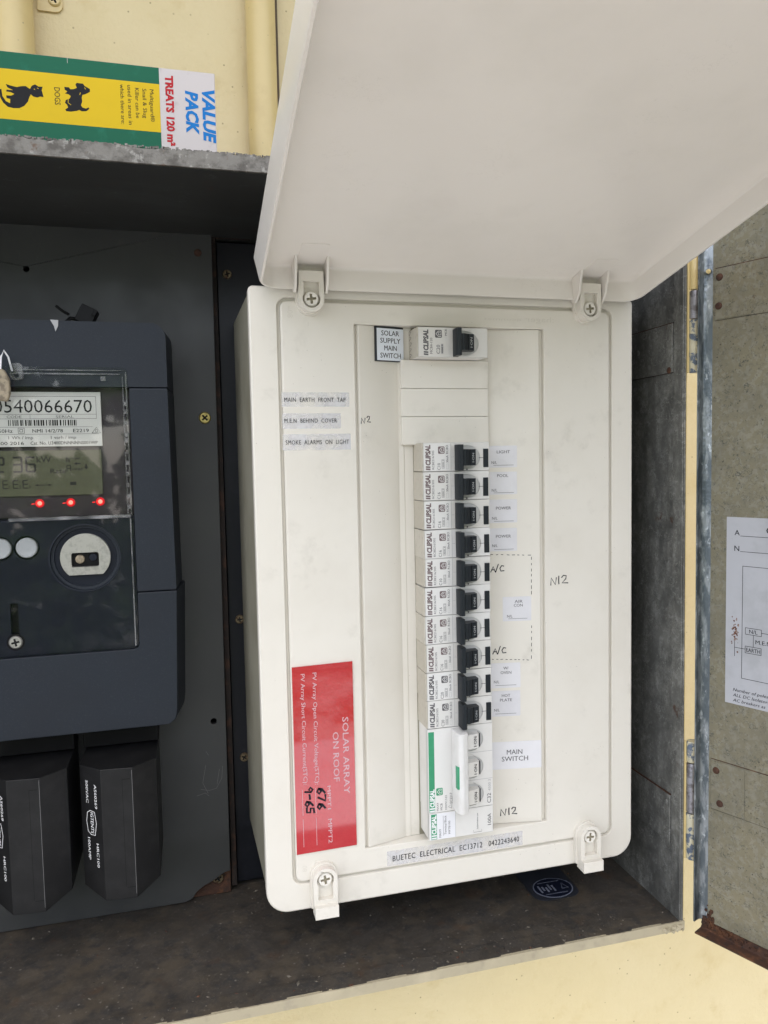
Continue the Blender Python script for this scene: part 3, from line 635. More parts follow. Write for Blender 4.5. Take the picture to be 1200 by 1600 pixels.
b.stroke([(-121.4, 9.4), (-118.4, 9.4)], .7, LCDI, DFr); b.add([DFr.p(-122, 9.4, .08), DFr.p(-120.4, 10.4, .08), DFr.p(-120.4, 8.4, .08)], [(0, 1, 2)], LCDI)
b.stroke([(-114.9, 8.8), (-114.9, 7.4)], .9, LCDI, DFr); b.add([DFr.p(-116.2, 7.4, .08), DFr.p(-113.6, 7.4, .08), DFr.p(-114.9, 5.6, .08)], [(0, 1, 2)], LCDI)
for j, x in enumerate((-163.4, -157.6, -152.0)): seg7('E', x, -5.2, 2.8, 4.8, .6)
for t_, x in (('1', -160.2), ('2', -154.4), ('3', -148.8)): b.text(t_, DFr, x, -5.4, 1.7, LCDI)
b.stroke([(-143.6, -3.6), (-137.2, -3.6)], .35, LCDI, DFr)
b.add([DFr.p(-145.6, -3.6, .08), DFr.p(-143.4, -3.0, .08), DFr.p(-143.4, -4.2, .08), DFr.p(-135.2, -3.6, .08), DFr.p(-137.4, -3.0, .08), DFr.p(-137.4, -4.2, .08)], [(0, 1, 2), (3, 4, 5)], LCDI)
b.rect(-124.8, -121.2, -4.0, -2.0, LCDI, DFr)
b.build('display', met, label='grey-green liquid crystal display reading 236 kW')
for x in (-143.3, -125.2, -107.6):
    q = MB(); q.loft([(circle(x - 1.0, -15.2, 1.5, 12), 0), (circle(x - 1.0, -15.2, .9, 12), .6)], LEDG, front(56.9), cap1=True)
    q.loft([(circle(x, -15.0, 1.4, 14), 0), (circle(x, -15.0, 1.15, 14), 1.2), (circle(x, -15.0, .3, 14), 1.8)], LED, front(56.8), cap1=True)
    q.loft([(circle(x, -15.0, 2.7, 20), 0), (circle(x, -15.0, 2.3, 20), .35)], LEDH, front(56.95), cap1=True)
    q.stroke([(x - 4.6, -15.4), (x - 3.2, -15.2)], .5, LEDG, front(56.9))
    q.build('indicator_light', met, label='lit red indicator light')
# clear window cover with ribbed right edge
b = MB().prism(rrect(-320, -87.6, -24.0, 68.8, (1, 4, 1, 1)), CLEAR, front(49.2), -.9, 0, )
b.build('window_cover', met, label='clear plastic window over plate and display')
b = MB()
b.box(-90.9, -90.3, 49.2, 55, -24, 63, CLEARE); b.box(-88.9, -88.2, 49.3, 56, -24, 66, CLEARE)
for k_, z_ in enumerate((45, 40, 33, 25.5, 22, 15, 8, 1, -6, -13, -20)): b.box(-90.2, -88.9, 48.6, 52, z_, z_ + 2.6, CLEARE)
b.box(-155, -92, 48.8, 53, 64.2, 65.0, CLEARE); b.box(-155, -91, 48.9, 55, 66.6, 67.2, CLEARE); b.box(-160, -89, 48.4, 52, -25.4, -23.4, CLEARE)
b.box(-103.4, -100.5, 48.7, 52, 60.4, 63.2, CLEARE)
b.build('window_ribs', met)
# lower face with optical port, buttons and slot
LF = front(53.0)
b = MB().prism([(-320, -110.0), (-90.5, -110.0), (-88.2, -109), (-87.4, -107), (-87.4, -24.8), (-320, -24.8)], METERIN, LF, -6, 0,
         holes=[circle(-117.6, -50.2, 21.0, 48), circle(-151.3, -42.2, 7.4, 28), circle(-166.3, -42.2, 7.4, 28), rrect(-162.6, -158.0, -104, -76.6, .5)])
b.build('lower_face', met, bevel=.25)
b = MB(); b.loft([(circle(-117.6, -50.2, 21.6, 48), -.1), (circle(-117.6, -50.2, 21.5, 48), .8), (circle(-117.6, -50.2, 20.9, 48), .9), (circle(-117.6, -50.2, 20.4, 48), -2), (circle(-117.6, -50.2, 18.8, 48), -2.2), (circle(-117.6, -50.2, 18.4, 48), -3.6)], METER, LF)
b.prism(circle(-117.6, -50.2, 18.5, 48), METERIN, LF, -5, -3.6)
b.build('port_dish', met)
rg = [q for q in circle(-117.6, -49.9, 15.0, 60) if q[1] > -61.6]
i0 = min(range(len(rg)), key=lambda i: (rg[i][0] - (-107.9)) ** 2 + (rg[i][1] + 61.6) ** 2)
port = MB().prism(rg, STEEL, LF, -3.6, -.6, holes=[rrect(-126.0, -109.6, -55.9, -46.9, 1.3, 4)], hole_mat=STEEL).build('optical_port', met, bevel=.4, label='steel optical port ring with flat lower edge')
b = MB().box(-126.2, -109.4, 56.0, 56.5, -56.2, -46.6, BLK)
b.loft([(circle(-121.2, -51.2, 2.9, 20), -3.1), (circle(-121.2, -51.2, 2.5, 20), -1.8), (circle(-121.2, -51.2, 1.2, 20), -1.5)], TAGM, LF, cap1=True)
b.loft([(circle(-113.2, -50.2, 2.5, 20), -3.1), (circle(-113.2, -50.2, 2.2, 20), -2.2)], METERIN, LF, cap1=True)
b.build('port_socket', port)
for x in (-151.3, -166.3):
    q = MB(); q.loft([(circle(x, -42.2, 6.2, 32), -3), (circle(x, -42.2, 6.2, 32), .6), (circle(x, -42.2, 5.6, 32), 1.3), (circle(x, -42.2, 4.6, 32), 1.1), (circle(x, -42.2, 2.4, 32), .6)], BTN, LF, cap1=True); q.build('push_button', met)
MB().box(-163.4, -157.2, 56, 57.5, -104.2, -76, BLK).build('slot', met)
q = MB(); q.prism(circle(-160.4, -100.9, 5.4, 24), BLK, LF, -3, .1); q.build('screw_well', met)
phillips('cover_screw', met, -160.4, 52.8, -100.9, 4.1, STEEL, rot=.2, dome=1.2)
b = MB().prism([(-320, -109.8), (-90.5, -109.8), (-88.2, -108.8), (-87.4, -106.8), (-87.4, -26), (-320, -26)], CLEAR, front(50.2), -.7, 0, holes=[circle(-117.6, -50.2, 21.8, 48), circle(-160.4, -100.9, 5.6, 24)])
b.build('lower_clear_cover', met)
b = MB().box(-89.6, -88.9, 49.6, 52.6, -108, -26, CLEARE); b.build('cover_rim', met)
# seal wire and tag at the left, stub of broken plastic on top
tg = thing('meter_seal', (-158, 44, 54), 'tan seal on a white wire loop at the left edge of the meter window', 'seal')
MB().tube([(-153.6, 49, 66), (-154.8, 46, 74), (-156.6, 44, 77.5), (-158.0, 43, 74), (-158.6, 42, 66), (-158.8, 42, 58)], .55, INKW).build('wire', tg)
MB().prism([(-165, 48), (-155.5, 47), (-153.8, 52), (-154.0, 60.5), (-156.5, 66), (-161, 67), (-165, 62)], TAGM, front(45), 0, 4).build('tag', tg, bevel=1.2)
b = MB().prism(rrect(-154.5, -147.6, 60.5, 70.5, 2), CLEARE, front(50), 0, 3.5, holes=[circle(-151, 63.2, 1.6, 12)]); b.build('seal_lug', met, bevel=.5)
cl = thing('cable_clip', (-112, 70, 98), 'small black plastic clip tilted on top of the electricity meter', 'clip')
tf = Fr((-112, 70, 104), (math.cos(R(-27)), 0, math.sin(R(-27))), (-math.sin(R(-27)), 0, math.cos(R(-27))), (0, -1, 0))
b = MB(); b.box(-5.2, 5.4, -6, 5.5, -5, 5, BLK, tf); b.box(3, 5.5, 1.0, 4.0, 5, 6.2, BLK, tf); b.build('clip_block', cl, bevel=.5)
MB().tube([(-130, 68, 109.5), (-126, 68, 106.2), (-122.4, 68, 104.2)], .9, BLK).build('clip_arm', cl)
MB().tube([(-124.0, 66, 99), (-121.5, 66, 101.6), (-118, 67, 101.4), (-115, 68, 100)], 1.3, BLK).build('clip_loop', cl)
q = MB().prism([(-131, 97.4), (-126.4, 97.2), (-126.6, 93.8), (-128.2, 90.4), (-129.0, 93.6)], INKL, front(49.7), -.3, .3); q.build('torn_edge', met)

# ------------------------------------------------------------------ fuse holders
def fuse(dx, label):
    t = thing('fuse_holder', (-102 + dx, 93, -262), label, 'fuse holder', 'black fuse holders under the meter')
    sec = [(-126, 92.9), (-126, 46), (-112.2, 33), (-93.4, 31.2), (-79.3, 43), (-79.3, 92.9)]
    vs = []
    for zt in (0, 1):
        for x, y in sec:
            z = (-265.0 if y < 35 else -259.2) if not zt else (-180.6 if y < 46.1 else -181.5)
            vs.append((x + dx, y, z))
    b = MB(); b.add(vs, [(0, 1, 7, 6), (1, 2, 8, 7), (2, 3, 9, 8), (3, 4, 10, 9), (4, 5, 11, 10), (5, 0, 6, 11), (0, 5, 4, 1), (1, 4, 3, 2), (6, 7, 8, 9, 10, 11)], BAKE)
    b.build('carrier', t, bevel=.5)
    f = Fr((-126 + dx, 46, 0), (0, 0, -1), (13.8, -13, 0), (-13, -13.8, 0)); b = MB()
    b.text('AS60269', f, 191.0, 12.6, 2.1, INKW, w=15.5); b.text('500VAC', f, 189.5, 5.0, 2.1, INKW, w=14.5)
    b.text('HRC100', f, 229.0, 12.6, 2.1, INKW, w=15.5); b.text('100AMP', f, 226.5, 5.0, 2.1, INKW, w=14.5)
    hx = [(208.6, 8.2), (210.2, 5.6), (216, 4.6), (222.4, 5.6), (224.2, 8.2), (224, 12.0), (216, 13.4), (209, 12.0), (208.6, 8.2)]
    b.stroke(hx, .45, INKW, f); b.text('IGTENTS', f, 216.4, 8.3, 2.6, INKW, w=13.4, align='C')
    b.build('printing', t)
    g = Fr((-112.2 + dx, 33, 0), (18.8, -1.8, 0), (0, 0, 1), (-1.8, -18.8, 0)); b = MB()
    b.rect(12.6, 12.8, -257, -187.6, BLK, g, .04); b.rect(12.6, 17.4, -187.8, -187.5, BLK, g, .04); b.rect(13.2, 18.6, -257.6, -257.3, BLK, g, .04)
    b.rect(18.55, 18.75, -262, -182, SCR, g, .06)  # pale line painted along the ridge as its edge highlight
    b.build('seam_and_highlight_lines', t)
    MB().box(-127 + dx, -78.9 + dx, 74, 92.9, -180.4, -163.5, BLK).build('fuse_base', t, bevel=.8)
    return t
fuse(0, 'right-hand black bakelite fuse holder, printed 500VAC and 100AMP')
fuse(-53.5, 'left-hand black bakelite fuse holder, cut off by the left edge of the picture')

# ------------------------------------------------------------------ carton on top of the cabinet
box = thing('snail_bait_carton', (-90, 45, 168.3), 'green, yellow and white cardboard carton reading VALUE PACK on top of the rusty cabinet', 'carton')
by_ = 25.0; top_z = 241.5
b = MB().box(-210, -28.8, by_, by_ + 45, 168.4, top_z, CARD); b.build('carton_body', box, bevel=.5)
cf = Fr((0, by_, 0), (1, 0, 0), (0, 0, 1), (0, -1, 0)); dt = down_text(by_)
b = MB()
b.rect(-209.6, -61.0, 168.9, top_z - .3, CGREEN, cf, .08)
b.rect(-209.6, -61.0, 204.2, 231.8, CYEL, cf, .12)
b.rect(-110.4 - 1, -110.2 - 1, top_z - 3.2, top_z - .3, CARD, cf, .15)
b.build('printed_front', box)
b = MB()
b.text('VALUE', dt, -231.6, -36.2, 6.6, CBLUE, w=31.0, c=.16, off=.045, shear=.18); b.text('PACK', dt, -229.8, -46.0, 6.6, CBLUE, w=25.0, c=.16, off=.045, shear=.18)
b.text('TREATS 120 m²', dt, -237.4, -57.4, 4.1, CRED, w=40.5, c=.16, off=.045)
for i_, s_ in enumerate(('Multiguard®', 'Snail & Slug', 'Killer can be', 'used in areas in', 'which there are:')):
    w_ = (18.5, 16.8, 17.2, 22.5, 22.5)[i_]; b.text(s_, dt, -(228.4 if i_ < 3 else 229.6), -66.6 - i_ * 4.15, 2.2, INK, w=w_, c=.16)
b.text('DOGS', dt, -224.2, -119.0, 3.0, INK, w=9.6, c=.16)
def cart(pts): return [(-147 + .1044 * X, 247.3 - .1044 * Y + .0133 * X) for X, Y in pts]
dog = [(320, 255), (345, 258), (350, 268), (368, 268), (385, 262), (378, 245), (385, 235), (400, 238), (418, 240), (425, 252), (440, 262), (452, 270), (452, 285), (438, 292), (425, 298), (412, 300), (408, 315), (410, 335), (402, 355), (410, 368), (428, 374), (442, 368), (445, 376), (430, 388), (405, 388), (392, 380), (380, 385), (350, 388), (325, 385), (320, 375), (335, 365), (330, 350), (320, 340), (325, 325), (345, 318), (352, 305), (340, 295), (322, 290), (335, 280), (322, 270)]
cat = [(25, 232), (45, 240), (80, 250), (100, 246), (125, 246), (145, 262), (155, 245), (172, 238), (188, 250), (210, 252), (204, 270), (208, 285), (212, 307), (196, 303), (180, 308), (160, 302), (148, 290), (140, 305), (132, 328), (112, 350), (88, 361), (58, 360), (30, 352), (8, 330), (-6, 300), (-10, 262), (2, 256), (6, 295), (22, 322), (42, 334), (44, 312), (26, 306), (24, 292), (50, 294), (66, 286), (48, 276), (26, 272), (28, 262), (60, 266), (32, 250)]
for pl in (dog, cat):
    pp = cart(pl); tri = tessellate_polygon([[Vector((a, c_, 0)) for a, c_ in pp]]); b.add([cf.p(a, c_, .16) for a, c_ in pp], [tuple(t) for t in tri], INK)
for q in ([(338, 322), (336, 340), (350, 352)], [(425, 262), (430, 270)], [(165, 262), (170, 266)], [(182, 258), (188, 262)], [(398, 300), (402, 288)]): b.stroke(cart(q), .3, CYEL, cf, .2)
b.build('carton_print', box)

# ------------------------------------------------------------------ consumer unit
cu = thing('switchboard_enclosure', (112, 104, -272), 'white plastic switchboard enclosure with its lid raised, screwed inside the metal cabinet', 'switchboard')
F0 = front(0)
def RR(i, r=0, x0=-15.2, x1=239.6, z0=-272.4, z1=111.5): return rrect(x0 + i, x1 - i, z0 + i, z1 - i, [max(q - i, .3) for q in r], 8)
b = MB(); rr_ = (14, 3, 3, 14)
b.loft([(RR(1.5, rr_), -7.5), (RR(0, rr_), -7.4), (RR(0, rr_), -3), (RR(0, rr_), -1.3), (RR(.35, rr_), -.5), (RR(1.1, rr_), 0),
        (rrect(.9, 224.2, -256, 105.5, 6.5, 8), 0), (rrect(1.2, 223.9, -255.7, 105.2, 6.2, 8), -.3), (rrect(1.5, 223.6, -255.4, 104.9, 6, 8), -1.6)], WHITE, F0, cap0=True, smooth=False)
b.build('front_frame', cu)
MB().loft([(rrect(-17.2, 240.2, -270.5, 110, rr_, 8), -104.5), (RR(.9, rr_), -7.3)], BASE_SHADED, F0, cap0=True, cap1=True).build('base_box', cu)
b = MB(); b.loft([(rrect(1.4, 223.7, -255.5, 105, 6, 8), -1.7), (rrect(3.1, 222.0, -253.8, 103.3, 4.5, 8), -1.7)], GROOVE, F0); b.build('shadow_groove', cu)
b = MB()
b.loft([(rrect(3.2, 221.9, -253.7, 103.2, 4.4, 8), -1.8), (rrect(3.3, 221.8, -253.6, 103.1, 4.3, 8), -.2), (rrect(3.9, 221.2, -253.0, 102.5, 4, 8), .5), (rrect(4.4, 220.7, -252.5, 102, 3.6, 8), .6),
        (rrect(47.4, 174.4, -239.0, 90.8, .5, 8), .6), (rrect(47.8, 174.0, -238.6, 90.4, .5, 8), .2), (rrect(47.8, 174.0, -238.6, 90.4, .5, 8), -14)], WHITE, F0, smooth=False)
b.build('front_cover', cu)
# central escutcheon: shallow V towards the breaker window
def strip(profile, z0_, z1_, m=WHITE):
    q = MB(); poly_ = profile + [(profile[-1][0], 13.5), (profile[0][0], 13.5)]
    fr_ = Fr((0, 0, 0), (1, 0, 0), (0, 1, 0), (0, 0, 1)); q.prism(poly_, m, fr_, z0_, z1_); return q
strip([(47.9, 2.4), (49.2, 2.4), (49.9, .9), (50.6, .2), (76.0, 6.2), (76.5, 6.7), (80.0, 6.8), (80.5, 7.2), (86.2, 7.2)], -238.4, 90.2).build('escutcheon_side', cu, bevel=.25)
strip([(131.0, 7.2), (170.6, .3), (171.3, .9), (172.0, 2.4), (173.9, 2.4)], -238.4, 90.2).build('escutcheon_side', cu, bevel=.25)
MB().box(86.2, 131, 8.3, 13.5, 88.3, 90.2, WHITE).build('escutcheon_bridge', cu)
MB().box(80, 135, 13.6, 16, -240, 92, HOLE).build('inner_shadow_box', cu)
for j, (z1_, z0_) in enumerate(((69.9, 52.3), (52.1, 34.7), (34.5, 17.0))):
    MB().box(77.9 + (.3 if j == 0 else 0), 136.0, 2.6, 9, z0_, z1_, WHITE).build('blank_plate', cu, bevel=.35)
# moulded marks
def emboss(txt, fr, a, b_, h, w=None, mirror=False):
    vs, fs = text_geo(txt); x0 = min(v[0] for v in vs); x1 = max(v[0] for v in vs); ky = h / CAPH; kx = (w / (x1 - x0)) if w else ky
    q = MB(); q.add([fr.p(a + (-1 if mirror else 1) * (x - x0) * kx, b_ + y * ky, .08) for x, y in vs], fs, EMB); q.build('moulded_mark', cu)
EMB = mat('embossed_plastic', (0.665, 0.63, 0.555), .5)
emboss(':hager', front(-.6), 181, 94.8, 3.4, 20, True)
emboss('econmet', front(-.6), 158, 95.2, 1.8, 26, True)
fr_ = front(-.6)
emboss('08', Fr((0, -.6, 0), (0, 0, -1), (1, 0, 0), (0, -1, 0)), -97.5, 7.5, 3.2)
emboss('F', fr_, 8, 97.5, 2.4); emboss('1', fr_, 19.6, 88.4, 2.6); emboss('1', fr_, 205, 91, 2.2); emboss('08', Fr((0, -.6, 0), (0, 0, -1), (1, 0, 0), (0, -1, 0)), 243.5, 7.2, 2.8); emboss('F', fr_, 15, -243.8, 2.6)
# latches
def latch(cx, top):
    s = 1 if top else -1; cz = 103.0 if top else -250.4; o_z = 119.0 if top else -268.6
    if s > 0: arc = circle(cx, cz, 7.6, 19, 180, 360); poly_ = arc + [(cx + 7.3, o_z), (cx - 7.3, o_z)]
    else: arc = circle(cx, cz, 7.6, 19, 0, 180); poly_ = arc + [(cx - 7.3, o_z - 1.6), (cx + 7.3, o_z - 1.6)]
    if s > 0: key = circle(cx, cz, 5.3, 19, 150, 390) + [(cx + 4.7, 113.0), (cx - 4.7, 113.0)]
    else: key = circle(cx, cz, 5.3, 19, -30, 210) + [(cx - 4.7, -262.6), (cx + 4.7, -262.6)]
    q = MB(); q.prism(poly_, WHITE, F0, -1, 9.0, holes=[key], cap0=True)
    q.prism([(a, c_) for a, c_ in key], WHITE, F0, .5, 5.2, cap0=False)
    q.prism([((a - cx) * 1.13 + cx, (c_ - cz) * (1.13 if (c_ - cz) * s < 0 else 1.0) + cz) for a, c_ in poly_], WHITE, F0, -1, 3.6)
    if s < 0: q.box(cx - 7.3, cx + 7.3, -12.6, -3, -272.6, -265.4, WHITE)
    o = q.build('latch', cu, bevel=.6, seg=3)
    scr = phillips('screw', o, cx, -5.3, cz, 4.9, SCREWW, rot=random.choice((.05, .12, -.06)), dome=3.0, rec=EMBD)
    return o
for cx in (20.9, 203.2): latch(cx, True)
for cx in (20.2, 202.6): latch(cx, False)
# ---- raised lid
th = R(102)
d = Vector((0, -math.sin(th), -math.cos(th))); nin = Vector((0, math.cos(th), -math.sin(th)))
LFm = Fr((0, -3, 109), (1, 0, 0), d, nin)
def LR(i, r, dx0=0.0): return rrect(-12.2 + i + dx0, 241.4 - i - dx0 * .6, -.2 + i * .6, 376 - i, max(r - i, .5), 10)
b = MB()
b.loft([(LR(4, 12), -15.6), (LR(1.2, 12), -15.2), (LR(0, 12), -13.6), (LR(1.2, 12, 1.2), -1), (LR(1.6, 12, 1.4), 0), (LR(2.9, 12, 1.4), 0), (LR(3.4, 12, 1.4), -.6),
        (LR(3.6, 12, .8), -11.6), (LR(4.0, 12, .6), -12.8), (LR(5.2, 12, .5), -13.6), (LR(7.5, 12, .4), -13.9)], LIDM, LFm, cap0=True, cap1=True)
lid = b.build('lid', cu, label='raised white lid hinged along the top edge')
for cx in (20.9, 203.2):
    for s in (-1, 1):
        x0_ = cx + s * 9.4 - .8
        q = MB(); fr_ = Fr((x0_, 0, 0), (0, -1, 0), (0, 0, 1), (1, 0, 0))
        q.prism([(1, 108.2), (6.5, 106.6), (11.2, 111.6), (15.5, 126.3), (-1, 124)], LIDM, fr_, 0, 1.6); q.build('hinge_ear', lid, bevel=.3)
    MB().box(cx - 8.0, cx + 8.0, .1, 1.6, -13.9, -13.0, GROOVE, Fr(LFm.p(0, 0, 0), LFm.U, LFm.V, LFm.W)) if False else None
    q = MB(); lf = Fr(LFm.p(0, 0, -13.85), LFm.U, LFm.V, LFm.W)
    q.prism(rrect(cx - 8, cx + 8, 5.5, 30, 1.6, 4), LIDM, lf, -.2, .25); q.build('hinge_pad', lid, bevel=.15)

# ---- stickers and handwriting on the cover
CV = front(-.6)
def tape_label(name, x0_, x1_, z0_, z1_, txt, tx0, tx1, tz, h, m=TAPE, lab=None, rot=0):
    q = MB(); c_, s_ = math.cos(rot), math.sin(rot)
    fr_ = Fr((x0_, -.6, z0_), (c_, 0, s_), (-s_, 0, c_), (0, -1, 0))
    q.prism(rrect(0, x1_ - x0_, 0, z1_ - z0_, .5, 3), m, fr_, .01, .07)
    q.text(txt, fr_, tx0 - x0_, tz - z0_, h, INK, w=tx1 - tx0, c=.11, sp=1.1); return q.build(name, cu, label=lab)
tape_label('sticker', 2.6, 43.8, 40.6, 49.2, 'MAIN  EARTH  FRONT  TAP', 4.2, 41.4, 43.5, 2.5, lab='clear sticker reading MAIN EARTH FRONT TAP')
tape_label('sticker', 2.6, 38.4, 27.4, 36.6, 'M.E.N  BEHIND  COVER', 4.0, 35.8, 31.0, 2.5, lab='clear sticker reading M.E.N BEHIND COVER')
tape_label('sticker', 2.6, 44.2, 14.5, 24.2, 'SMOKE  ALARMS  ON  LIGHT', 4.3, 43.0, 18.0, 2.6, lab='clear sticker reading SMOKE ALARMS ON LIGHT')
tape_label('sticker', 61.8, 156.0, -252.4, -242.6, 'BUETEC  ELECTRICAL  EC13712   0422243640', 65.4, 153.4, -249.6, 3.6, lab='clear sticker reading BUETEC ELECTRICAL EC13712 0422243640')
# right slope labels
SL = Fr((131, 7.2, 0), (39.6, -6.9, 0), (0, 0, 1), (-6.9, -39.6, 0))
def sx(x): return (x - 131) * 1.013
def circuit(x0_, x1_, z1_, z0_, lines, nl, line, lab):
    q = MB(); q.prism(rrect(sx(x0_), sx(x1_), z0_, z1_, .5, 3), LABW, SL, .02, .12)
    for (t_, xc, zc, w_) in lines: q.text(t_, SL, sx(xc), zc - .95, 1.9, INKG, w=w_, align='C', c=.17)
    q.text('N/L', SL, sx(nl[0]), nl[1] - .9, 1.8, INKG, w=3.6, align='C', c=.17)
    q.rect(sx(line[0]), sx(line[1]), line[2] - .12, line[2] + .12, INKG, SL, .17); return q.build('circuit_sticker', cu, label=lab)
circuit(137.6, 155.9, 15.6, 1.4, [('LIGHT', 147.0, 11.6, 8.8)], (140.9, 4.7), (140.4, 153.7, 2.9), 'circuit sticker reading LIGHT')
circuit(137.6, 155.8, -1.4, -16.3, [('POOL', 146.4, -3.9, 7.4)], (140.9, -13.4), (140.4, 153.6, -15.1), 'circuit sticker reading POOL')
circuit(137.4, 155.7, -19.5, -34.9, [('POWER', 146.7, -25.2, 10)], (140.9, -31.8), (140.4, 153.4, -33.8), 'upper circuit sticker reading POWER')
circuit(137.3, 155.5, -38.4, -53.6, [('POWER', 146.5, -43.8, 10)], (140.8, -49.9), (140.3, 153.2, -52.4), 'lower circuit sticker reading POWER')
circuit(145.6, 164.6, -84.2, -100.5, [('AIR', 156.2, -87.4, 5.4), ('CON', 155.9, -90.0, 6.0)], (150.2, -97.2), (149.2, 162.0, -98.9), 'circuit sticker reading AIR CON')
circuit(136.9, 157.0, -128.5, -145.4, [('W/', 147.3, -132.0, 3.4), ('OVEN', 147.3, -135.0, 7.3)], (141.0, -141.2), (140.2, 154.2, -143.6), 'circuit sticker reading W/ OVEN')
circuit(136.7, 156.8, -147.4, -164.7, [('HOT', 147.2, -150.6, 5.7), ('PLATE', 147.2, -153.6, 8.2)], (141.0, -160.3), (140.0, 154.0, -162.9), 'circuit sticker reading HOT PLATE')
q = MB(); q.prism(rrect(sx(135.8), sx(170.8), -201.0, -182.2, .5, 3), LABW, SL, .02, .12)
q.text('MAIN', SL, sx(152.6), -191.0, 3.2, INKG, w=10.6, align='C', c=.17); q.text('SWITCH', SL, sx(152.8), -195.6, 3.2, INKG, w=18, align='C', c=.17)
q.build('circuit_sticker', cu, label='large sticker reading MAIN SWITCH')
# pen marks
def glyph(q, g, fr_, x, z, w, h, t=.55):
    if t < .9: t += .18
    G = {'N': [[(0, 0), (.05, 1), (.62, .02), (.75, 1)]], 'I': [[(.2, 1), (.15, .5), (.2, 0)]], '2': [[(0, .75), (.2, 1), (.55, .95), (.5, .55), (.05, .05), (.75, .0)]],
         'A': [[(0, 0), (.42, 1), (.75, .02)], [(.15, .4), (.62, .4)]], '/': [[(0, -.05), (.55, 1.1)]], 'C': [[(.7, .9), (.35, 1), (.02, .55), (.2, .05), (.75, .1)]],
         '6': [[(.6, 1), (.15, .6), (.05, .2), (.4, 0), (.65, .25), (.4, .5), (.1, .3)]], '7': [[(0, .95), (.65, .95), (.2, 0)]], '4': [[(.3, 1), (.02, .4), (.7, .45)], [(.5, .8), (.45, 0)]],
         '5': [[(.65, 1), (.15, .95), (.1, .55), (.6, .5), (.55, .05), (.02, .05)]], '-': [[(.1, .45), (.6, .5)]], '9': [[(.6, .75), (.3, 1), (.05, .7), (.3, .5), (.6, .75), (.5, 0)]]}
    for st in G[g]: q.stroke([(x + a * w, z + c_ * h) for a, c_ in st], t, PEN, fr_, .1)
q = MB()
for i_, g in enumerate('N'): glyph(q, g, CV, 177.9, -77.4, 5.4, 4.8)
glyph(q, 'I', CV, 183.2, -76.9, 3, 5.2); glyph(q, '2', CV, 185.8, -76.6, 6.2, 5.2); q.build('pen_mark', cu, label='handwritten N12 on the right margin of the cover')
q = MB(); glyph(q, 'N', SL, sx(142.8), -233.0, 5.0, 4.4, .6); glyph(q, 'I', SL, sx(148.0), -232.6, 2.6, 4.6, .6); glyph(q, '2', SL, sx(150.4), -232.2, 4.6, 4.6, .6); q.build('pen_mark', cu, label='handwritten N12 below MAIN SWITCH')
q = MB(); lfN = Fr((50.6, .2, 0), (24.9, 6.0, 0), (0, 0, 1), (6, -24.9, 0))
glyph(q, 'N', lfN, .6, 30.5, 3.6, 3.2, .45); glyph(q, '2', lfN, 4.6, 31.3, 3.2, 3.6, .45); q.build('pen_mark', cu, label='handwritten N2 left of the blank plates')
for zz, x_ in ((-67.3, 137.9), (-122.2, 138.7)):
    q = MB(); glyph(q, 'A', SL, sx(x_), zz, 4.0, 3.6, .5); glyph(q, '/', SL, sx(x_ + 3.2), zz, 3.4, 4.6, .45); glyph(q, 'C', SL, sx(x_ + 6), zz + .3, 3.8, 3.8, .5); q.build('pen_mark', cu, label='handwritten A/C, ' + ('upper' if zz > -100 else 'lower'))
q = MB(); rnd = random.Random(3)
def dashes(p0, p1, n_):
    for j in range(n_):
        a0_ = (j + .15 + rnd.random() * .2) / n_; a1_ = a0_ + (.3 + rnd.random() * .25) / n_
        q.stroke([(sx(p0[0] + (p1[0] - p0[0]) * t_), p0[1] + (p1[1] - p0[1]) * t_ + (rnd.random() - .5) * .3) for t_ in (a0_, a1_)], .38, PEN, SL, .1)
dashes((137.2, -55.6), (165.2, -57), 8); dashes((165.0, -57.2), (164.8, -83.5), 7); dashes((164.8, -103), (164.5, -127), 6); dashes((137.6, -125.6), (163.8, -127.2), 9)
q = q.build('pen_mark', cu, label='dashed pen line boxing the air conditioning circuits'); q['kind'] = 'stuff'
# red solar array label
q = MB(); q.prism([(3.9, -235.4), (42.0, -234.6), (41.8, -116.7), (4.0, -117.4)], RED, front(-.6), .02, .9); rf = Fr((0, -1.5, 0), (0, 0, -1), (1, 0, 0), (0, -1, 0))
q.text('SOLAR ARRAY', rf, 151.5, 34.6, 3.7, PINK, w=49); q.text('ON ROOF', rf, 160.4, 28.3, 3.6, PINK, w=31.5)
q.text('MPPT1', rf, 194, 24.0, 2.1, PINK, w=15); q.text('MPPT2', rf, 215.2, 24.0, 2.4, PINK, w=15.6)
q.text('PV Array Open Circuit Voltage(STC):', rf, 121.7, 16.6, 2.4, PINK, w=70.5); q.text('PV Array Short Circuit Current(STC):', rf, 121.9, 9.3, 2.4, PINK, w=69.5)
for xx in (16.6, 8.4): q.rect(194.5, 211, xx - .12, xx + .12, PINK, rf); q.rect(213.3, 231, xx - .12, xx + .12, PINK, rf)
q.build('solar_label', cu, label='glossy red label reading SOLAR ARRAY ON ROOF, filled in by pen', bevel=.15)
q = MB()
for i_, g in enumerate('676'): glyph(q, g, rf, 194.6 + i_ * 4.9, 17.6 + (i_ % 2) * .5, 5.8, 4.8, 1.35)
for i_, g in enumerate('9-65'): glyph(q, g, rf, 193.4 + i_ * 4.3, 10.0 + (i_ % 2) * .6, 5.4, 4.8, 1.3)
q.build('pen_mark', cu, label='black handwritten figures on the red label')
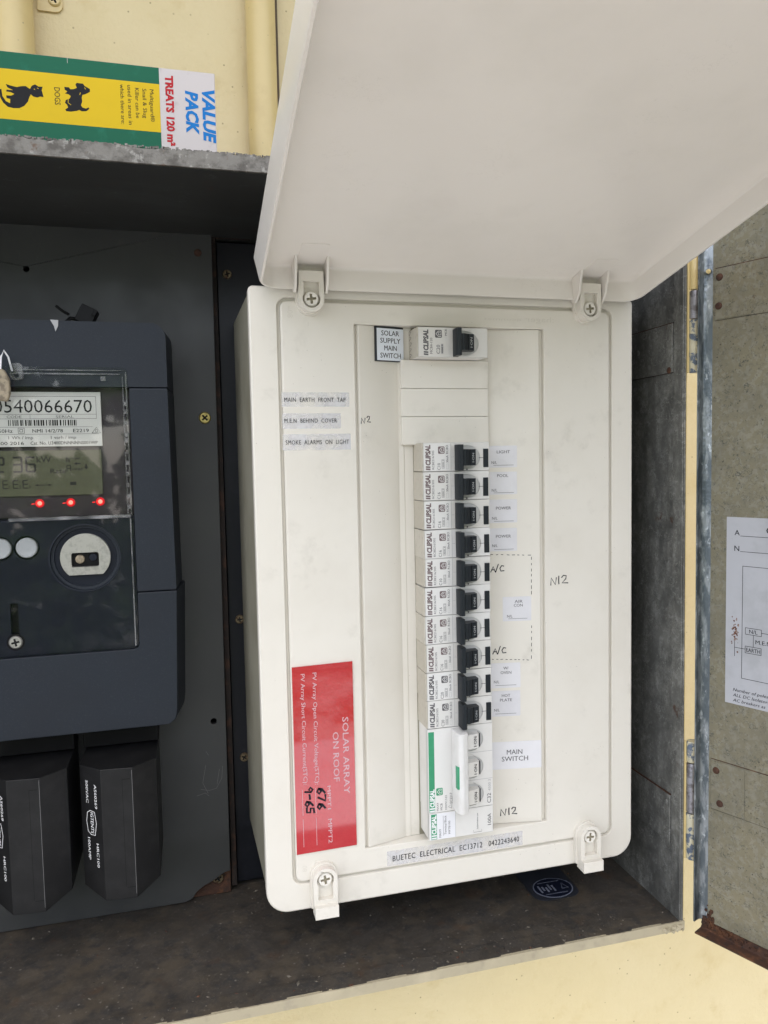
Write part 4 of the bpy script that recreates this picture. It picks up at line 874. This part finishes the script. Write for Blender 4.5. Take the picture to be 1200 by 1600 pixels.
# engraved solar supply label
lf2 = Fr((50.6, .2, 0), (24.9, 6.0, 0), (0, 0, 1), (6, -24.9, 0))
def slx(x): return (x - 50.6) * 1.029
q = MB(); q.box(slx(61.1), slx(80.4), 68.8, 90.0, 0.1, 1.3, LAMB, lf2); q.box(slx(62.2), slx(80.4), 69.4, 89.0, 1.3, 1.5, LAMI, lf2)
for i_, t_ in enumerate(('SOLAR', 'SUPPLY', 'MAIN', 'SWITCH')): q.text(t_, lf2, slx(71.3), 84.6 - i_ * 4.55, 3.0, INK, align='C', w=(12.6, 14.2, 8.8, 14.4)[i_], c=1.56)
q.build('engraved_label', cu, label='white engraved label with black edge reading SOLAR SUPPLY MAIN SWITCH')

# ------------------------------------------------------------------ circuit breakers
def logo(q, fr_, a0_, a1_, b0_, b1_, m, bg=None):
    """rounded square with a little house mark; a along reading direction"""
    q.prism(rrect(a0_, a1_, b0_, b1_, .7, 3), m, fr_, .02, .05)
    ca, cb = (a0_ + a1_) / 2, (b0_ + b1_) / 2; r_ = (a1_ - a0_) * .33
    q.stroke([(ca - r_, cb - r_), (ca - r_, cb + r_ * .1), (ca, cb + r_), (ca + r_, cb + r_ * .1), (ca + r_, cb - r_), (ca - r_ * .4, cb - r_), (ca - r_ * .4, cb + r_ * .1), (ca + r_ * .4, cb + r_ * .1), (ca + r_ * .4, cb - r_ * .4)], .38, PRINT, fr_, .08)
def clipsal(q, fr_, a0_, b0_, h, w, m):
    q.add([fr_.p(a0_, b0_, .06), fr_.p(a0_ + .95, b0_, .06), fr_.p(a0_ + 1.2, b0_ + h, .06), fr_.p(a0_ + .25, b0_ + h, .06)], [(0, 1, 2, 3)], m)
    q.add([fr_.p(a0_ + 1.35, b0_, .06), fr_.p(a0_ + 2.3, b0_, .06), fr_.p(a0_ + 2.55, b0_ + h, .06), fr_.p(a0_ + 1.6, b0_ + h, .06)], [(0, 1, 2, 3)], m)
    q.text('CLIPSAL', fr_, a0_ + 2.9, b0_, h, m, w=w - 2.9, off=.05, shear=.12)
YF = -11.0
def body(q, z0_, z1_, x0_=86.4, x1_=130.4, nz=1, arch=True):
    """moulded case: side wall darker with age and shade put into its colour; front plate with arched toggle pockets"""
    h_ = (z1_ - z0_) / nz; f = front(YF); holes = []
    if arch:
        for i in range(nz):
            zc = z0_ + h_ * (i + .5) - .5; rr = 7.2
            holes.append([(111.4, zc - rr)] + [(116.2 + (8.0) * math.cos(R(a)) , zc + rr * math.sin(R(a))) for a in range(-90, 91, 12)] + [(111.4, zc + rr)])
    q.prism([(x0_ + .8, z0_), (x1_, z0_), (x1_, z1_), (x0_ + .8, z1_)], BREAK, f, -.45, 0, holes=holes, hole_mat=POCKET)
    q.box(x0_ + .8, x1_, YF + .45, YF + 4, z0_, z1_, POCKET)
    q.box(x0_ + .9, x1_ - .3, YF + 4, 13, z0_, z1_, BREAK)
def lever(zc, half, ylev=-20.0, ytg=-17):
    q = MB(); f = Fr((0, 0, 0), (1, 0, 0), (0, 1, 0), (0, 0, 1))
    sec = [(107.3, -11.1), (107.0, ylev + .8), (107.5, ylev), (109.8, ylev), (110.3, ylev + .8), (110.5, -11.1)]
    q.prism(sec, TOGGLE, f, zc - half, zc + half)
    sec2 = [(110.4, -9), (110.5, -18.6), (111.8, -18.9), (114.8, -17.6), (115.1, -17.2), (115.5, -17.4), (119.0, -16.4), (119.8, -15.4), (119.9, -9)]
    q.prism(sec2, TOGGLE, f, zc - 5.0, zc + 5.0)
    q.box(115.0, 115.4, -17.55, -16.6, zc - 5.02, zc + 5.02, BLK)
    return q
def rcbo(rating, ink, label):
    t = thing('circuit_breaker', (108.5, 13, 0), label, 'circuit breaker', 'grey and black circuit breakers stacked in the switchboard')
    q = MB(); body(q, .15, 17.75)
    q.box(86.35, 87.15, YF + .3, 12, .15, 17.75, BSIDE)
    q.build('case', t, bevel=.22)
    f = up_text(YF); q = MB()
    q.prism(rrect(.6, 17.3, -104.4, -87.6, .3, 2), PRINT, f, .01, .03)
    clipsal(q, f, .9, -91.5, 2.9, 15.6, ink)
    q.text('RCBE216/30S', f, 1.3, -94.0, 1.35, INKG, w=11.6)
    q.text(rating, f, .9, -98.0, 1.9, INKG, w=4.2)
    q.outline(1.8, 7.4, -100.6, -98.9, .16, INKG, f); q.text('4500 3', f, 2.3, -100.3, 1.0, INKG, w=4.6)
    logo(q, f, 10.9, 15.4, -100.9, -96.6, ink)
    q.outline(1.4, 4.6, -103.2, -101.8, .12, INKL, f); q.text('30mA', f, 5.4, -103.2, 1.4, INKG, w=4.4); q.text('RCBO', f, 10.8, -103.2, 1.5, INKG, w=5.4)
    q.build('printed_label', t)
    q = MB(); f0 = front(YF)
    q.rect(104.9, 105.1, .4, 17.4, INKL, f0, .03); q.rect(105.1, 107, 8.7, 8.85, INKL, f0, .03)
    q.rect(123.4, 126.5, 7.9, 8.15, INK, f0, .04)
    q.prism(circle(115.4, .9, .55, 12), INKG, f0, .0, .12); q.build('case_marks', t)
    o = lever(8.35, 7.95).build('toggle', t, bevel=.3)
    q = MB(); ft = up_text(-17.0); q.text('I·ON', Fr((0, 0, 0), (0, 0, 1), (-1, .28, 0), (-.28, -1, 0)), 5.5, -118.3 * 1.0, 1.7, INKW, w=6.4, c=0) if False else None
    tf_ = Fr((117.3, -16.95, 0), (0, 0, 1), (-1, -.27, 0), (.27, -1, 0)); q.text('I·ON', tf_, 5.3, -.8, 1.5, INKT, w=5.6, c=.12); q.build('toggle_marking', o)
    q = MB().box(126.4, 129.7, YF - .7, YF + .5, 2.0, 13.6, TOGGLE); q.build('test_button', t, bevel=.25)
    return t
def children(o): return [c for c in bpy.data.objects if c.parent == o]
def copy_tree(o, parent=None):
    kids = children(o); c = o.copy(); C.objects.link(c); c.parent = parent if parent else None
    for k_ in kids: copy_tree(k_, c)
    return c
specs = [('C10', 'r', 'topmost of the ten stacked breakers, marked C10, beside the LIGHT sticker'),
         ('C16', 'r', 'white breaker marked C16 with black lever, beside the POOL sticker'),
         ('C16', 'r', 'white breaker marked C16 with black lever, beside the upper POWER sticker'),
         ('C16', 'r', 'white breaker marked C16 with black lever, beside the lower POWER sticker'),
         ('C10', 'r', 'white breaker marked C10, beside the upper handwritten A/C'),
         ('C16', 'r', 'white breaker marked C16, second below the lower POWER sticker, level with AIR CON'),
         ('C16', 'r', 'white breaker marked C16, between the AIR CON level and the lower handwritten A/C'),
         ('C16', 'r', 'white breaker marked C16, beside the lower handwritten A/C'),
         ('C20', 'g', 'white breaker marked C20 with grey printing, beside the W/ OVEN sticker'),
         ('C20', 'g', 'lowest black lever breaker, marked C20, beside the HOT PLATE sticker')]
protos = {}; rnd = random.Random(11)
for i, (rt_, ik, lab) in enumerate(specs):
    key = (rt_, ik)
    if key not in protos: t = rcbo(rt_, INKR if ik == 'r' else INKG, lab); protos[key] = t
    else: t = copy_tree(protos[key]); t['label'] = lab
    t.rotation_euler = (0, (rnd.random() - .5) * R(.9), (rnd.random() - .5) * R(.6))
    t.location = Vector((108.5 + (rnd.random() - .5) * .35, 13 + (rnd.random() - .5) * .5, -18.0 * i)) * MM
# solar supply breaker
t = thing('circuit_breaker', (108.5, 13, 70), 'single white breaker marked C20 at the top, right of the SOLAR SUPPLY label', 'circuit breaker', 'grey and black circuit breakers stacked in the switchboard')
q = MB(); body(q, 70.2, 87.9, 84.6, 130.2); q.box(84.55, 85.35, YF + .4, 12, 70.2, 87.9, BSIDE); q.build('case', t, bevel=.25)
f = up_text(YF); q = MB(); clipsal(q, f, 70.9, -91.5, 2.9, 15.6, INKG)
q.text('MCB4-120', f, 71.9, -94.2, 1.5, INKG, w=9.6); q.text('C20', f, 71.9, -99.0, 2.2, INKG, w=5.4); q.rect(72.0, 78, -101.2, -99.8, INKL, f, .04); q.text('4500 3', f, 72.4, -100.9, .9, INK, w=5, c=.07)
logo(q, f, 81.6, 86.4, -100.4, -96.0, INKG); q.text('MCB', f, 83.0, -103.6, 1.3, INKG, w=3.8); q.build('printed_label', t)
q = MB(); sf = Fr((84.5, 0, 0), (0, 0, 1), (0, -1, 0), (-1, 0, 0))
for (z_, y_) in ((72, -4), (75.5, -4), (79, -3), (82.6, -4), (86, -4.4)): q.stroke([(z_ - .8, y_ - 1), (z_ + .9, y_ + 3.2), (z_ + 1.4, y_)], .4, PEN, sf, .06)
q.build('pen_scribble', t)
o = lever(78.4, 8.3).build('toggle', t, bevel=.3)
q = MB(); tf_ = Fr((117.3, -16.95, 0), (0, 0, 1), (-1, -.27, 0), (.27, -1, 0)); q.text('I·ON', tf_, 75.2, -.8, 1.6, INKT, w=6.0, c=.12); q.build('toggle_marking', o)
# main switch
t = thing('main_switch', (108.5, 13, -216), 'three-pole main switch with long white handle and green stripe, beside MAIN SWITCH sticker', 'main switch')
q = MB(); body(q, -216.4, -162.2, 86.2, 130.6, nz=3); q.build('case', t, bevel=.3)
q = MB(); f = up_text(YF); f0 = front(YF)
q.rect(-216.1, -163.0, -105.0, -87.0, PRINT, f, .02); q.rect(-215.9, -163.9, -91.2, -87.4, GREEN, f, .04)
q.stroke([(-215.2, -90.8), (-215.2, -88.0)], .9, INKW, f, .07); q.stroke([(-213.6, -90.8), (-213.6, -88.0)], .9, INKW, f, .07); q.text('CLIPSAL', f, -212.6, -90.8, 2.7, INKW, w=11.6, off=.045, c=.07)
logo(q, f, -205.4, -200.6, -96.5, -92.1, GREEN)
q.text('MAX9', f, -215.4, -93.6, 1.3, INKG, w=5.2); q.text('MCB', f, -215.2, -96.2, 1.5, INKG, w=4.4); q.text('M9MC332', f, -215.2, -99.2, 1.2, INKG, w=9.4)
q.stroke([(-214.8, -102.2), (-212.4, -102.2), (-213.6, -100.0), (-214.8, -102.2)], .25, INKG, f); q.text('EC2217', f, -211.6, -102.8, 1.6, INKG, w=7)
q.text('C32', f, -214.8, -129.2, 2.5, INKG, w=6.4); q.text('4500 3', f, -206.8, -129.2, 1.8, INKL, w=7.6)
for zz in (-180.3, -198.4): q.rect(111, 130.5, zz - .12, zz + .12, INKL, f0, .04)
q.build('printed_label', t)
for i in range(3):
    zc = -171.2 - 18.05 * i; q = MB(); fs_ = Fr((0, 0, 0), (1, 0, 0), (0, 1, 0), (0, 0, 1))
    q.prism([(109, -9), (109, -16), (112, -16.6), (119, -15.4), (120.2, -14.2), (120.3, -9)], LAMW if 'LAMW' in globals() else BREAK, fs_, zc - 4.7, zc + 4.7)
    q.box(120.35, 120.9, -14.6, -9, zc - 4.4, zc + 4.4, TOGGLE); o = q.build('toggle', t, bevel=.4)
    q = MB(); tf_ = Fr((116.9, -16.0, 0), (0, 0, 1), (-1, -.17, 0), (.17, -1, 0)); q.text('I·ON', tf_, zc - 3.2, -1.0, 2.0, INK, w=6.4, c=.3); q.build('toggle_marking', o)
q = MB(); fs_ = Fr((0, 0, 0), (1, 0, 0), (0, 1, 0), (0, 0, 1))
hz = [(-163.6, 102.9), (-160.9, 105.2)]
q.prism([(102.6, -11.1), (102.3, -21.0), (103.4, -23.6), (105.8, -24.3), (109.6, -22.6), (110.4, -20.6), (110.6, -11.1)], BREAK, fs_, -214.2, -162.8)
hd = q.build('handle', t, bevel=1.3, seg=3, label='long pale grey linking handle')
hf = Fr((103.4, -23.6, 0), (0, 0, 1), (-2.4, -(-.7), 0), (-.28, -1, 0)); q = MB()
q.box(102.15, 103.6, -23.3, -19.9, -197.6, -183.4, GREEN); q.build('green_bar', hd)
# terminal link module
t = thing('terminal_module', (108.5, 13, -234), 'slim white terminal module marked 100A with green strip, lowest in the breaker row', 'terminal module')
q = MB(); body(q, -234.3, -216.7, 86.4, 130.6, arch=False); q.build('case', t, bevel=.3)
q = MB(); q.rect(-234.0, -217.2, -104.6, -87.6, PALEP, f, .02); q.rect(-233.8, -217.4, -92.2, -88.4, GREEN, f, .04)
q.stroke([(-233.0, -91.7), (-233.0, -88.9)], .9, INKW, f, .07); q.stroke([(-231.4, -91.7), (-231.4, -88.9)], .9, INKW, f, .07); q.text('CLIPSAL', f, -230.4, -91.7, 2.7, INKW, w=12.2, off=.045, c=.07)
q.text('MAX9', f, -233, -95.0, 1.4, INKG, w=5.4); q.rect(-232, -219, -96.6, -96.4, INKG, f, .04); q.text('Terminal Block', f, -231.5, -98.6, 1.4, INKG, w=12.4); q.text('M9TB100', f, -231.5, -101.2, 1.3, INKG, w=8.6)
q.rect(-234, -217, -104.9, -104.7, INKL, f, .04); q.text('Isolate before use', f, -231.0, -120.2, 1.0, INKG, w=10.4)
q.stroke([(-231.6, -117.0), (-233, -117.0), (-233, -122.6), (-231.6, -122.6)], .2, INKG, f); q.text('100A', f, -229.5, -129.2, 2.4, INKG, w=7.6)
q.build('printed_label', t)
